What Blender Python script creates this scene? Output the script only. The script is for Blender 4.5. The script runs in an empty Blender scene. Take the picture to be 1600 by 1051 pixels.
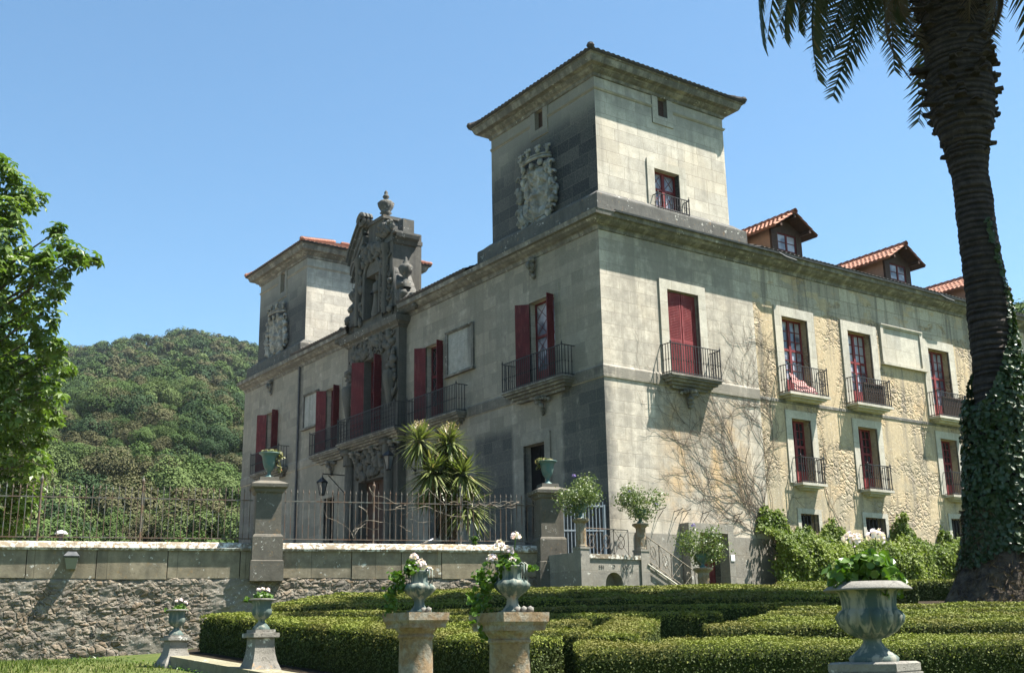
import bpy, math, random
import numpy as np
from mathutils import Matrix, Vector
random.seed(7); RNG = np.random.default_rng(7)
SC = bpy.context.scene; COL = SC.collection
R_ = math.radians

# ------------------------------------------------------------------ camera, sky, sun, exposure
CAM = np.array([-25.370, -30.053, 0.883]); FPX = 1793.6
C_RIGHT = np.array([0.81665949, -0.57685218, -0.01757367])
C_DOWN = np.array([0.13665762, 0.22287377, -0.96522121])
C_FWD = np.array([0.56070667, 0.78585548, 0.26084322])
cd = bpy.data.cameras.new('camera'); cam = bpy.data.objects.new('camera', cd); COL.objects.link(cam)
cd.sensor_width = 36; cd.lens = FPX / 1600 * 36; cd.clip_start = .1; cd.clip_end = 6000
cam.matrix_world = Matrix(((C_RIGHT[0], -C_DOWN[0], -C_FWD[0], CAM[0]), (C_RIGHT[1], -C_DOWN[1], -C_FWD[1], CAM[1]),
                           (C_RIGHT[2], -C_DOWN[2], -C_FWD[2], CAM[2]), (0, 0, 0, 1)))
SC.camera = cam
SUN_DIR = Vector((1.3, -1.0, 3.2)).normalized()           # towards the sun
ELEV = math.asin(SUN_DIR.z); AZ = math.atan2(SUN_DIR.x, SUN_DIR.y)
w = bpy.data.worlds.new('World'); SC.world = w; w.use_nodes = True
wn = w.node_tree; bg = wn.nodes['Background']
sky = wn.nodes.new('ShaderNodeTexSky'); sky.sky_type = 'NISHITA'; sky.sun_disc = False
sky.sun_elevation = ELEV; sky.sun_rotation = AZ; sky.altitude = 100; sky.air_density = 1.0; sky.dust_density = 0.6; sky.ozone_density = 1.4
tint = wn.nodes.new('ShaderNodeMix'); tint.data_type = 'RGBA'; tint.blend_type = 'MULTIPLY'; tint.inputs[0].default_value = 1; tint.inputs[7].default_value = (.78, 1.0, 1.02, 1)
wn.links.new(sky.outputs[0], tint.inputs[6]); wn.links.new(tint.outputs[2], bg.inputs[0]); bg.inputs[1].default_value = 0.06
sl = bpy.data.lights.new('sun', 'SUN'); sl.energy = 5.0; sl.angle = R_(0.5); sl.color = (1, .96, .89)
so = bpy.data.objects.new('sun', sl); COL.objects.link(so); so.rotation_euler = SUN_DIR.to_track_quat('Z', 'Y').to_euler()
SC.view_settings.view_transform = 'Standard'; SC.view_settings.look = 'None'; SC.view_settings.gamma = 1
SC.view_settings.exposure = 1.85

def at(px, py, depth):
    """layout helper: where a sight line meets a given distance"""
    return CAM + depth * (C_RIGHT * (px - 800) / FPX + C_DOWN * (py - 525.5) / FPX + C_FWD)

FH = np.array([.5808, .8141]); RH = np.array([.8141, -.5808])
def sr(s, r): return CAM[0] + s * FH[0] + r * RH[0], CAM[1] + s * FH[1] + r * RH[1]
def zg(x, y):
    """height of the sloping garden ground"""
    x = np.asarray(x, float); y = np.asarray(y, float)
    s = .5808 * (x - CAM[0]) + .8141 * (y - CAM[1]); r = .8141 * (x - CAM[0]) - .5808 * (y - CAM[1])
    a = -.55 + .076 * np.clip(s, -6, 39.5)
    b = -.55 + .076 * np.clip(s, -6, 17) + .012 * np.clip(s - 17, 0, 30) + .035 * np.clip(r + 8, -12, 0)
    k = np.clip((r + 7.5) / 3.0, 0, 1); k = k * k * (3 - 2 * k)
    return b * (1 - k) + a * k

# ------------------------------------------------------------------ helpers
def hsh(i, j, k):
    n = (i * 374761393 + j * 668265263 + k * 2147483647 + 1013) & 0xffffffff
    n = ((n ^ (n >> 13)) * 1274126177) & 0xffffffff
    return ((n ^ (n >> 16)) & 0xffff) / 65535.0
def vnoise(p):
    p = np.asarray(p, float); f = np.floor(p); i = f.astype(np.int64); t = p - f; t = t * t * (3 - 2 * t)
    o = 0
    for a in (0, 1):
        for b in (0, 1):
            for c in (0, 1):
                wgt = (t[..., 0] if a else 1 - t[..., 0]) * (t[..., 1] if b else 1 - t[..., 1]) * (t[..., 2] if c else 1 - t[..., 2])
                o = o + wgt * hsh(i[..., 0] + a, i[..., 1] + b, i[..., 2] + c)
    return o * 2 - 1
def fbm(p, n=3):
    o = 0; a = 1.0; p = np.asarray(p, float)
    for k in range(n): o = o + a * vnoise(p * 2 ** k + 17.3 * k); a *= .5
    return o

class MB:
    def __init__(s): s.c = []; s.n = 0
    def add(s, V, F, m=0):
        V = np.asarray(V, float).reshape(-1, 3); F = np.asarray(F, np.int64)
        s.c.append((V, F + s.n, m)); s.n += len(V); return s
    def map(s, fn):
        s.c = [(fn(V), F, m) for V, F, m in s.c]; return s
    def box(s, x0, x1, y0, y1, z0, z1, m=0):
        V = [(x, y, z) for x in (x0, x1) for y in (y0, y1) for z in (z0, z1)]
        return s.add(V, [(0, 1, 3, 2), (4, 6, 7, 5), (0, 4, 5, 1), (2, 3, 7, 6), (0, 2, 6, 4), (1, 5, 7, 3)], m)
    def pbox(s, P, u0, u1, d0, d1, z0, z1, m=0):
        V = [P(u, d, z) for u in (u0, u1) for d in (d0, d1) for z in (z0, z1)]
        return s.add(V, [(0, 1, 3, 2), (4, 6, 7, 5), (0, 4, 5, 1), (2, 3, 7, 6), (0, 2, 6, 4), (1, 5, 7, 3)], m)
    def hexa(s, V, m=0):
        return s.add(V, [(0, 1, 3, 2), (4, 6, 7, 5), (0, 4, 5, 1), (2, 3, 7, 6), (0, 2, 6, 4), (1, 5, 7, 3)], m)
    def quad(s, a, b, c, d, m=0): return s.add([a, b, c, d], [(0, 1, 2, 3)], m)
    def lathe(s, prof, seg=24, c=(0, 0, 0), lobes=12, m=0, sq=None):
        th = np.linspace(0, 2 * np.pi, seg, endpoint=False); V = []
        for p in prof:
            r, z = p[0], p[1]; g = p[2] if len(p) > 2 else 0
            rr = r * (1 + g * (np.abs(np.cos(lobes * th / 2)) - .6))
            if sq: rr = rr / np.maximum(np.abs(np.cos(th)), np.abs(np.sin(th))) ** sq
            V.append(np.stack([c[0] + rr * np.cos(th), c[1] + rr * np.sin(th), np.full(seg, c[2] + z)], 1))
        n = len(prof); i = np.arange(seg); j = (i + 1) % seg; F = []
        for k in range(n - 1): F.append(np.stack([k * seg + i, k * seg + j, (k + 1) * seg + j, (k + 1) * seg + i], 1))
        return s.add(np.concatenate(V), np.concatenate(F), m)
    def sqlathe(s, prof, c=(0, 0, 0), ang=0, m=0):
        """square stack: half-width, z"""
        ca, sa = math.cos(ang), math.sin(ang); V = []; n = len(prof)
        for h, z in prof:
            for a, b in ((-1, -1), (1, -1), (1, 1), (-1, 1)): V.append((c[0] + h * (a * ca - b * sa), c[1] + h * (a * sa + b * ca), c[2] + z))
        F = []
        for k in range(n - 1):
            for i in range(4): j = (i + 1) % 4; F.append((k * 4 + i, k * 4 + j, k * 4 + 4 + j, k * 4 + 4 + i))
        F.append(((n - 1) * 4, (n - 1) * 4 + 1, (n - 1) * 4 + 2, (n - 1) * 4 + 3)); F.append((3, 2, 1, 0))
        return s.add(V, F, m)
    def tube(s, pts, rad, seg=6, m=0, cap=True):
        pts = np.asarray(pts, float); n = len(pts); rad = np.broadcast_to(np.asarray(rad, float), (n,))
        T = np.gradient(pts, axis=0); T /= np.linalg.norm(T, axis=1)[:, None] + 1e-9
        ref = np.array([0, 0, 1.]) if abs(T[:, 2]).mean() < .8 else np.array([1., 0, 0])
        A = np.cross(T, ref); A /= np.linalg.norm(A, axis=1)[:, None] + 1e-9; B = np.cross(T, A)
        th = np.linspace(0, 2 * np.pi, seg, endpoint=False)
        V = pts[:, None] + rad[:, None, None] * (A[:, None] * np.cos(th)[None, :, None] + B[:, None] * np.sin(th)[None, :, None])
        i = np.arange(seg); j = (i + 1) % seg; F = []
        for k in range(n - 1): F.append(np.stack([k * seg + i, k * seg + j, (k + 1) * seg + j, (k + 1) * seg + i], 1))
        return s.add(V.reshape(-1, 3), np.concatenate(F), m)
    def blob(s, c, r, seg=8, m=0, noise=0):
        r = np.broadcast_to(np.asarray(r, float), (3,)); rings = max(4, seg // 2 + 1)
        ph = np.linspace(0.01, np.pi - .01, rings); th = np.linspace(0, 2 * np.pi, seg, endpoint=False)
        V = np.stack([np.outer(np.sin(ph), np.cos(th)), np.outer(np.sin(ph), np.sin(th)), np.outer(np.cos(ph), np.ones(seg))], -1)
        if noise: V = V * (1 + noise * vnoise(V * 2.3 + np.asarray(c) * 3.1))[..., None]
        V = V * r + np.asarray(c); i = np.arange(seg); j = (i + 1) % seg; F = []
        for k in range(rings - 1): F.append(np.stack([k * seg + i, k * seg + j, (k + 1) * seg + j, (k + 1) * seg + i], 1))
        return s.add(V.reshape(-1, 3), np.concatenate(F), m)
    def grid(s, X, Y, Z, m=0):
        a, b = X.shape; idx = np.arange(a * b).reshape(a, b)
        F = np.stack([idx[:-1, :-1], idx[1:, :-1], idx[1:, 1:], idx[:-1, 1:]], -1).reshape(-1, 4)
        return s.add(np.stack([X, Y, Z], -1).reshape(-1, 3), F, m)
    def leaves(s, c, n, size, asp=.55, m=0, jit=.8, kind='diamond', up=0.0, rng=RNG):
        """leaf quads/hexes round points c facing roughly along n"""
        N = len(c)
        if N == 0: return s
        n = np.asarray(n, float) + rng.normal(0, jit, (N, 3)); n[:, 2] += up
        n /= np.linalg.norm(n, axis=1)[:, None] + 1e-9
        t = np.cross(n, rng.normal(0, 1, (N, 3))); t /= np.linalg.norm(t, axis=1)[:, None] + 1e-9; b = np.cross(n, t)
        sz = np.broadcast_to(np.asarray(size, float), (N,))[:, None] * rng.uniform(.55, 1.4, (N, 1))
        if kind == 'diamond':
            V = np.stack([c - t * sz * .5, c + b * sz * asp * .5 + n * sz * .06, c + t * sz * .5, c - b * sz * asp * .5 + n * sz * .06], 1)
            return s.add(V.reshape(-1, 3), np.arange(N * 4).reshape(N, 4), m)
        th = np.linspace(0, 2 * np.pi, 6, endpoint=False)
        V = c[:, None] + (t[:, None] * np.cos(th)[None, :, None] + b[:, None] * np.sin(th)[None, :, None] * (.6 + .4 * asp)) * sz[:, None] * .5
        V[:, ::2] += (n * sz * .1)[:, None]
        return s.add(V.reshape(-1, 3), np.arange(N * 6).reshape(N, 6), m)
    def mesh(s, name, mats, smooth=False, origin=(0, 0, 0)):
        me = bpy.data.meshes.new(name)
        V = np.concatenate([c[0] for c in s.c]) - np.asarray(origin, float)
        lt = []; lv = []; mi = []
        for _, F, m in s.c:
            lt.append(np.full(len(F), F.shape[1])); lv.append(F.ravel()); mi.append(np.full(len(F), m))
        lt = np.concatenate(lt); lv = np.concatenate(lv); mi = np.concatenate(mi)
        me.vertices.add(len(V)); me.vertices.foreach_set('co', V.ravel())
        me.loops.add(len(lv)); me.loops.foreach_set('vertex_index', lv.astype(np.int32))
        me.polygons.add(len(lt)); me.polygons.foreach_set('loop_start', np.concatenate([[0], np.cumsum(lt)[:-1]]).astype(np.int32))
        me.polygons.foreach_set('material_index', mi.astype(np.int32))
        me.polygons.foreach_set('use_smooth', np.full(len(lt), smooth))
        for m in (mats if isinstance(mats, (list, tuple)) else [mats]): me.materials.append(m)
        me.update(calc_edges=True); me.validate(); return me

def tag(o, label=None, cat=None, group=None, kind=None):
    if label: o['label'] = label
    if cat: o['category'] = cat
    if group: o['group'] = group
    if kind: o['kind'] = kind
    return o
def solo(name, mb, mats, label=None, cat=None, group=None, kind=None, smooth=False, origin=(0, 0, 0)):
    o = bpy.data.objects.new(name, mb.mesh(name, mats, smooth, origin)); o.location = origin; COL.objects.link(o)
    return tag(o, label, cat, group, kind)
def thing(name, label, cat, loc=(0, 0, 0), group=None):
    o = bpy.data.objects.new(name, None); o.empty_display_size = .2; o.location = loc; COL.objects.link(o)
    o['_abs'] = [float(v) for v in loc]
    return tag(o, label, cat, group)
def part(name, mb, mats, parent, smooth=False, label=None):
    """mesh in world coordinates parented to a thing or a part"""
    L = parent['_abs']
    o = bpy.data.objects.new(name, mb.mesh(name, mats, smooth, L)); COL.objects.link(o); o.parent = parent; o['_abs'] = L
    if label: o['label'] = label
    return o
def dup(o, loc, label=None, parent=None, top=True):
    c = o.copy(); COL.objects.link(c)
    if top:
        c.location = loc
        if label: c['label'] = label
    else: c.parent = parent
    for ch in o.children: dup(ch, None, None, c, False)
    return c

# ------------------------------------------------------------------ materials
class NT:
    def __init__(s, name):
        s.m = bpy.data.materials.new(name); s.m.use_nodes = True; s.t = s.m.node_tree
        s.b = s.t.nodes['Principled BSDF']; s.out = s.t.nodes['Material Output']
    def n(s, typ, ins=None, out=0, **pr):
        nd = s.t.nodes.new('ShaderNode' + typ)
        for k, v in pr.items(): setattr(nd, k, v)
        for k, v in (ins or {}).items(): s.set(nd.inputs[k], v)
        return nd.outputs[out] if out is not None else nd
    def set(s, sock, v):
        if isinstance(v, bpy.types.NodeSocket): s.t.links.new(v, sock)
        else:
            if sock.type == 'RGBA' and len(v) == 3: v = (*v, 1)
            sock.default_value = v
    def M(s, op, a, b=0.0, c=None):
        ins = {0: a, 1: b}
        if c is not None: ins[2] = c
        return s.n('Math', ins, operation=op)
    def mul(s, a, b): return s.M('MULTIPLY', a, b)
    def plus(s, a, b): return s.M('ADD', a, b)
    def mix(s, f, a, b):
        return s.n('Mix', {0: f, 6: a, 7: b}, out=2, data_type='RGBA', clamp_factor=True)
    def ss(s, x, lo, hi, a=0.0, b=1.0):
        return s.n('MapRange', {0: x, 1: lo, 2: hi, 3: a, 4: b}, interpolation_type='SMOOTHSTEP')
    def noise(s, v, sc, det=4, ro=.55, dist=0.0):
        return s.n('TexNoise', {'Vector': v, 'Scale': sc, 'Detail': det, 'Roughness': ro, 'Distortion': dist})
    def comb(s, x, y, z): return s.n('CombineXYZ', {0: x, 1: y, 2: z})
    def bump(s, h, st=.3, d=.02): return s.n('Bump', {'Strength': st, 'Distance': d, 'Height': h})
    def pos(s):
        g = s.n('NewGeometry', out=None); sp = s.n('SeparateXYZ', {0: g.outputs['Position']}, out=None)
        ns = s.n('SeparateXYZ', {0: g.outputs['True Normal']}, out=None)
        return g.outputs['Position'], sp.outputs, ns.outputs
    def obj(s): return s.n('TexCoord', out=3)
    def fin(s, col, rough=.8, spec=.3, bump=None, **kw):
        s.set(s.b.inputs['Base Color'], col); s.set(s.b.inputs['Roughness'], rough); s.set(s.b.inputs['Specular IOR Level'], spec)
        if bump is not None: s.set(s.b.inputs['Normal'], bump)
        for k, v in kw.items(): s.set(s.b.inputs[k], v)
        return s.m

def stone(name, light, dark, brick=None, var=.25, streak=.45, lichen=0.0, masks=(), bump=.35, mortar=(.20, .18, .145), patch=None, grain=1.0, wob=.11, lich=0.0):
    t = NT(name); P, p, nr = t.pos()
    isx = t.M('GREATER_THAN', t.M('ABSOLUTE', nr[0]), .6)
    isz = t.M('GREATER_THAN', t.M('ABSOLUTE', nr[2]), .7)
    u = t.plus(t.mul(isx, p[1]), t.mul(t.M('SUBTRACT', 1, isx), p[0]))
    v = t.plus(t.mul(isz, p[1]), t.mul(t.M('SUBTRACT', 1, isz), p[2]))
    big = t.noise(P, .45, 5, .6); med = t.noise(P, 3.0, 5, .62); fine = t.noise(P, 14 * grain, 5, .7)
    strk = t.noise(t.comb(t.mul(u, 2.2), t.mul(v, .16), t.mul(isx, 7.7)), 1.0, 5, .6, .4)
    col = t.mix(t.ss(med, .3, .72), light, tuple(c * (1 - var) for c in light)); col = t.mix(t.mul(t.ss(fine, .42, .72), .5), col, tuple(c * .58 for c in light)); col = t.mix(t.mul(t.ss(big, .46, .66), .5), col, (light[0] * .84, light[1] * .79, light[2] * .72))
    hgt = t.plus(t.mul(fine, .5), t.mul(med, .7)); jk = None
    if brick:
        wv = t.n('TexNoise', {'Vector': P, 'Scale': .9, 'Detail': 3}, out=0)
        bv = t.comb(t.plus(u, t.mul(wv, wob)), t.plus(v, t.mul(med, wob * .6)), 0.0)
        br = t.n('TexBrick', {'Vector': bv, 'Color1': (.72, .71, .69, 1), 'Color2': (1.06, 1.03, .97, 1), 'Mortar': (.55, .5, .42, 1), 'Scale': 1.0, 'Mortar Size': .009, 'Mortar Smooth': .5, 'Bias': .1, 'Brick Width': brick[0], 'Row Height': brick[1]}, out=None, offset=.45, squash=.7, squash_frequency=3)
        col = t.n('Mix', {0: .75, 6: col, 7: br.outputs[0]}, out=2, data_type='RGBA', blend_type='MULTIPLY')
        mf = t.mul(br.outputs[1], t.ss(t.noise(P, 1.7, 3), .35, .6)); bvv = t.n('SeparateColor', {0: br.outputs[0]}, out=0); jk = t.mul(t.ss(bvv, 1.06, .70, .86, 1.05), t.M('SUBTRACT', 1.0, t.mul(br.outputs[1], .55)))
        col = t.mix(t.mul(mf, .75), col, mortar)
        hgt = t.M('SUBTRACT', hgt, t.mul(br.outputs[1], 1.6))
    pits = t.ss(t.noise(t.comb(u, t.mul(v, 1.8), p[0]), 5.5, 6, .78, 1.1), .565, .66)
    col = t.mix(t.mul(pits, .45), col, tuple(c * .42 for c in light)); hgt = t.M('SUBTRACT', hgt, t.mul(pits, .8))
    if patch:                                                # peach iron stain / old plaster
        for (pc, u0, u1, z0, z1, axis) in patch:
            ax = p[1] if axis == 'x' else p[0]
            k = t.mul(t.mul(t.ss(ax, u0 - .8, u0 + .8), t.ss(ax, u1 - .8, u1 + .8, 1, 0)), t.mul(t.ss(p[2], z0 - .8, z0 + .8), t.ss(p[2], z1 - .8, z1 + .8, 1, 0)))
            k = t.mul(k, t.ss(t.noise(P, .8, 6, .65), .38, .6))
            col = t.mix(t.mul(k, .8), col, pc)
    stn = t.mul(t.ss(strk, .46, .74), t.ss(big, .3, .62))
    col = t.mix(t.mul(stn, streak), col, dark)
    for mk in masks:
        k = None
        for ax, lo, hi, fl, fh in mk['r']:
            e = t.mul(t.ss(p['xyz'.index(ax)], lo - fl, lo + fl), t.ss(p['xyz'.index(ax)], hi - fh, hi + fh, 1, 0))
            k = e if k is None else t.mul(k, e)
        if mk.get('n') == 'x': k = t.mul(k, t.M('LESS_THAN', nr[0], -.6))
        if mk.get('n') == 'y': k = t.mul(k, t.M('LESS_THAN', nr[1], -.6))
        nz = t.plus(t.mul(strk, .7), t.mul(med, .6)); b = mk.get('b', .6)
        k = t.mul(k, t.n('Math', {0: t.plus(t.mul(t.M('SUBTRACT', nz, .65), mk.get('g', 2.2)), b)}, operation='ADD', use_clamp=True))
        k = t.mul(k, t.ss(fine, .25, .75, 1.1, .72))
        if jk is not None: k = t.mul(k, jk)
        col = t.mix(t.mul(k, mk['f']), col, mk['c'])
    if lichen:
        l1 = t.ss(t.noise(P, 9, 4, .7), .57 - lich, .64 - lich * .6); l2 = t.ss(t.noise(P, 2.3, 3), .62 - .2 * lichen, .68 - .1 * lichen)
        col = t.mix(t.mul(t.mul(l1, l2), .85), col, (.62, .6, .53))
        o1 = t.mul(t.ss(t.noise(P, 5.1, 4, .7), .6, .68), .5); col = t.mix(t.mul(o1, lichen), col, (.40, .22, .07))
    return t.fin(col, .9, .2, t.bump(hgt, bump, .03))

def rubble(name, scale, stones, mortar, bump=.9, z_flat=1.5, plaster=0.0, pl=(.55, .44, .27), frieze=False):
    t = NT(name); P, p, nr = t.pos()
    w1 = t.n('TexNoise', {'Vector': P, 'Scale': 2.2, 'Detail': 4}, out=1)
    vv = t.n('VectorMath', {0: P, 1: t.n('VectorMath', {0: w1, 3: .5}, operation='SCALE')}, operation='ADD')
    vv = t.n('Mapping', {0: vv, 3: (scale, scale, scale * z_flat)})
    e = t.n('TexVoronoi', {'Vector': vv, 'Scale': 1.0}, feature='DISTANCE_TO_EDGE')
    c = t.n('TexVoronoi', {'Vector': vv, 'Scale': 1.0}, out=1)
    sep = t.n('SeparateColor', {0: c}, out=None).outputs
    col = t.mix(sep[0], stones[0], stones[1]); col = t.mix(t.mul(t.ss(sep[1], .5, .9), .8), col, stones[2])
    n1 = t.noise(P, 8, 5, .7); n2 = t.noise(P, .6, 4)
    col = t.mix(t.mul(t.ss(n1, .35, .75), .5), col, tuple(v * .45 for v in stones[0]))
    joint = t.mul(t.ss(e, .02, .13, 1, 0), t.ss(t.noise(P, 2.7, 4, .7), .3, .6, .45, 1.0)); col = t.mix(t.mul(joint, .8), col, mortar)
    deep = t.mul(t.ss(t.noise(P, 3.5, 4, .7), .52, .62), joint); col = t.mix(t.mul(deep, .85), col, (.035, .03, .025))
    h = t.plus(t.mul(t.ss(e, 0, .25), 1.0), t.mul(n1, .5))
    if plaster:
        k = t.ss(t.plus(n2, t.mul(n1, .25)), .62 - .25 * plaster, .74 - .25 * plaster)
        col = t.mix(t.mul(k, .9), col, t.mix(t.ss(n1, .3, .7), pl, tuple(v * .72 for v in pl))); h = t.mix(k, h, t.plus(.9, t.mul(n1, .3)))
    if frieze:                                               # dressed blocks let into the rubble, rain streaks
        bk = t.n('TexBrick', {'Vector': t.comb(p[0], t.plus(p[2], t.mul(n1, .03)), 0.0), 'Color1': (.30, .27, .22, 1), 'Color2': (.52, .47, .37, 1), 'Mortar': (.2, .17, .12, 1), 'Scale': 1.0, 'Mortar Size': .012, 'Brick Width': 1.25, 'Row Height': .62}, out=None, offset=.4)
        zb = t.plus(p[2], t.mul(n2, .5)); fz = t.mul(t.ss(zb, 14.15, 14.3), t.ss(t.noise(t.comb(t.mul(p[0], .7), 0.0, t.mul(p[2], 1.6)), 1.0, 2), .40, .46))
        col = t.mix(t.mul(fz, .85), col, t.mix(t.mul(t.ss(n1, .4, .7), .4), bk.outputs[0], (.2, .18, .14))); h = t.mix(fz, h, t.plus(.8, t.mul(n1, .4)))
        st = t.noise(t.comb(t.mul(p[0], 2.4), 0.0, t.mul(p[2], .18)), 1.0, 5, .6, .5); col = t.mix(t.mul(t.ss(st, .47, .66), .75), col, (.16, .142, .115))
        gy = t.mul(t.ss(p[2], 10.2, 8.2), t.ss(t.noise(P, .55, 5, .65), .42, .6)); col = t.mix(t.mul(gy, .7), col, (.30, .26, .19))
        pk = t.ss(t.noise(P, .8, 5, .65), .55, .66); col = t.mix(t.mul(pk, .5), col, (.46, .33, .19))
    sp = t.mul(t.ss(t.noise(P, 11, 3, .7), .6, .66), t.ss(n2, .4, .6)); col = t.mix(t.mul(sp, .6), col, (.6, .57, .5))
    return t.fin(col, .95, .1, t.bump(h, bump, .06))

def leafmat(name, cols, trans=.25, rough=.45, spec=.35, vs=.6):
    t = NT(name); rn = t.n('NewGeometry', out='Random Per Island'); P, p, nr = t.pos()
    col = t.mix(rn, cols[0], cols[1]); col = t.mix(t.ss(t.noise(P, vs, 3), .4, .65), col, cols[2])
    if len(cols) > 3: col = t.mix(t.M('GREATER_THAN', rn, .93), col, cols[3])
    t.fin(col, rough, spec)
    tr = t.n('BsdfTranslucent', {0: t.n('Mix', {0: 1.0, 6: col, 7: (1.0, 1.15, .5, 1)}, out=2, data_type='RGBA', blend_type='MULTIPLY')})
    ms = t.n('MixShader', {0: trans, 1: t.b.outputs[0], 2: tr}); t.t.links.new(ms, t.out.inputs[0]); return t.m

def plain(name, a, b, scale=6, rough=.7, spec=.3, bump=.2, metal=0.0, det=5):
    t = NT(name); P = t.obj(); n = t.noise(P, scale, det, .65)
    col = t.mix(t.ss(n, .38, .66), a, b)
    return t.fin(col, rough, spec, t.bump(n, bump, .01), Metallic=metal)

BLK = (.035, .037, .038)
M = {}
soot_and_shade = [dict(r=[('z', 15, 24, .1, .1)], n='x', c=(.115, .12, .11), f=.8, b=.85, g=2.0), dict(r=[('y', -1, 5.6, .1, .9), ('z', 15.9, 20.9, .25, .9)], n='x', c=(.020, .024, .028), f=.97, b=1.15, g=1.2),  # first mask puts the face's shade into the colour; the next is soot
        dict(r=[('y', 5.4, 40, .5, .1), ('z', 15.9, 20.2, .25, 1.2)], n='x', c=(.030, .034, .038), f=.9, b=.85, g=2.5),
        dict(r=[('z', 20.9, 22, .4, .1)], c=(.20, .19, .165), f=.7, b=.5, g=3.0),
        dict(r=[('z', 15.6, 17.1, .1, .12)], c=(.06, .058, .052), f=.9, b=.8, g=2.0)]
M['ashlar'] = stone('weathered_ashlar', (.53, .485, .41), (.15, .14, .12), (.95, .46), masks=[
    dict(r=[('z', 0, 17, .1, .1)], n='x', c=(.15, .138, .11), f=.80, b=.68, g=2.8),  # shade of the whole left front put into the stone colour
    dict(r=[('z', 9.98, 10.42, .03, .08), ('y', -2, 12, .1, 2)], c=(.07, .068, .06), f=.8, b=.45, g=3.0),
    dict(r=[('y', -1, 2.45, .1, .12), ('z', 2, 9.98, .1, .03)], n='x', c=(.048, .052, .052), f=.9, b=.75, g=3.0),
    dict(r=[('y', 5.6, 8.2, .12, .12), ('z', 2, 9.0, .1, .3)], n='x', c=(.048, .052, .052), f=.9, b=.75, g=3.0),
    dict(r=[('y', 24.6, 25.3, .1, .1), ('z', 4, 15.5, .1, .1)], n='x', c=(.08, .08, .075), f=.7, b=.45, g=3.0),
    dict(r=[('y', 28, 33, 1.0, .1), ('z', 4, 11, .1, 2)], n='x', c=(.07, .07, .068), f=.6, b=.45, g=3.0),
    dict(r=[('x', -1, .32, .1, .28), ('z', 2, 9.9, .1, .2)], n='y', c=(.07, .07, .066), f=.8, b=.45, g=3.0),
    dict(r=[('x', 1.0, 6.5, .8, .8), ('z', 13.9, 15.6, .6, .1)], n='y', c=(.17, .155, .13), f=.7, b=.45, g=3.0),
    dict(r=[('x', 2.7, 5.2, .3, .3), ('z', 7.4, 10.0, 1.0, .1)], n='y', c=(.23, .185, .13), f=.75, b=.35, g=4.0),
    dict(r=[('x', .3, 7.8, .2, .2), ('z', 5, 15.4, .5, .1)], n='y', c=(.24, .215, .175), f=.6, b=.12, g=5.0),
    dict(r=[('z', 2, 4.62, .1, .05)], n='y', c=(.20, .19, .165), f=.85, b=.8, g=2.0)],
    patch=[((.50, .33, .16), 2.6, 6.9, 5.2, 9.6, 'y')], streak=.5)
M['tower'] = stone('tower_ashlar', (.55, .51, .435), (.15, .14, .12), (1.05, .5), masks=soot_and_shade, streak=.5)
M['trim'] = stone('moulded_stone', (.34, .32, .275), (.07, .067, .06), None, streak=.85, lichen=.2, bump=.4, masks=[dict(r=[('z', -5, 40, .1, .1)], c=(.075, .072, .065), f=.8, b=.42, g=4.0)])
M['surround'] = stone('dressed_stone', (.50, .475, .41), (.16, .145, .12), (1.4, 1.1), streak=.4, bump=.25)
M['dark_stone'] = stone('blackened_stone', (.115, .112, .10), (.035, .035, .034), None, streak=.8, lichen=.5, bump=.5)
M['arms'] = stone('pale_carving', (.36, .355, .32), (.06, .06, .055), None, streak=.8, bump=.6, masks=[dict(r=[('z', 15, 30, .1, .1)], c=(.09, .09, .08), f=.6, b=.12, g=5.0)])
M['carve'] = stone('dark_carving', (.12, .115, .10), (.03, .03, .029), None, streak=.85, bump=.5)
M['rubble'] = rubble('plastered_rubble', 3.7, [(.37, .28, .175), (.44, .36, .245), (.24, .20, .155)], (.45, .375, .26), .8, 1.5, .36, (.51, .405, .26), frieze=True)
M['garden_rubble'] = rubble('garden_rubble', 4.3, [(.165, .122, .08), (.225, .19, .145), (.105, .095, .082)], (.25, .225, .18), 1.0, 1.4, .16, (.20, .18, .145))
M['course'] = stone('wall_course', (.29, .25, .18), (.085, .075, .055), (1.9, 3.0), var=.45, streak=.7, lichen=.5, mortar=(.07, .06, .045), wob=.02)
M['coping'] = stone('lichen_coping', (.25, .205, .15), (.08, .065, .05), (2.3, 3.0), streak=.3, lichen=1.3, lich=.12, mortar=(.1, .09, .07), wob=.02)
M['pillar'] = stone('pillar_stone', (.135, .122, .098), (.04, .037, .033), None, streak=.6, lichen=.4, bump=.4)
def lichen_column():
    t = NT('orange_lichen_stone'); P, p, nr = t.pos(); a = t.noise(P, 4.5, 6, .7, .4); b = t.noise(P, 26, 4, .7); c = t.noise(P, 9, 5, .75, .3); d = t.n('TexVoronoi', {'Vector': P, 'Scale': 7.0}, out=0)
    col = t.mix(t.ss(b, .35, .7), (.25, .225, .175), (.16, .14, .105)); col = t.mix(t.mul(t.ss(a, .42, .58), .8), col, t.mix(t.ss(b, .4, .65), (.22, .145, .075), (.16, .10, .05)))
    col = t.mix(t.mul(t.ss(c, .58, .68), .7), col, (.09, .08, .065)); col = t.mix(t.mul(t.ss(d, .10, .14, 1, 0), t.ss(t.noise(P, 2.2, 2), .5, .56)), col, (.55, .54, .49))
    return t.fin(col, .95, .1, t.bump(t.plus(b, c), .6, .012))
M['column'] = lichen_column()
M['pedestal'] = stone('pale_lichen_stone', (.23, .215, .185), (.08, .075, .065), None, streak=.5, lichen=.8, bump=.6, grain=3)
M['landing'] = stone('landing_stone', (.25, .235, .205), (.11, .105, .095), (1.3, .8), streak=.6, lichen=.3)
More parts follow.
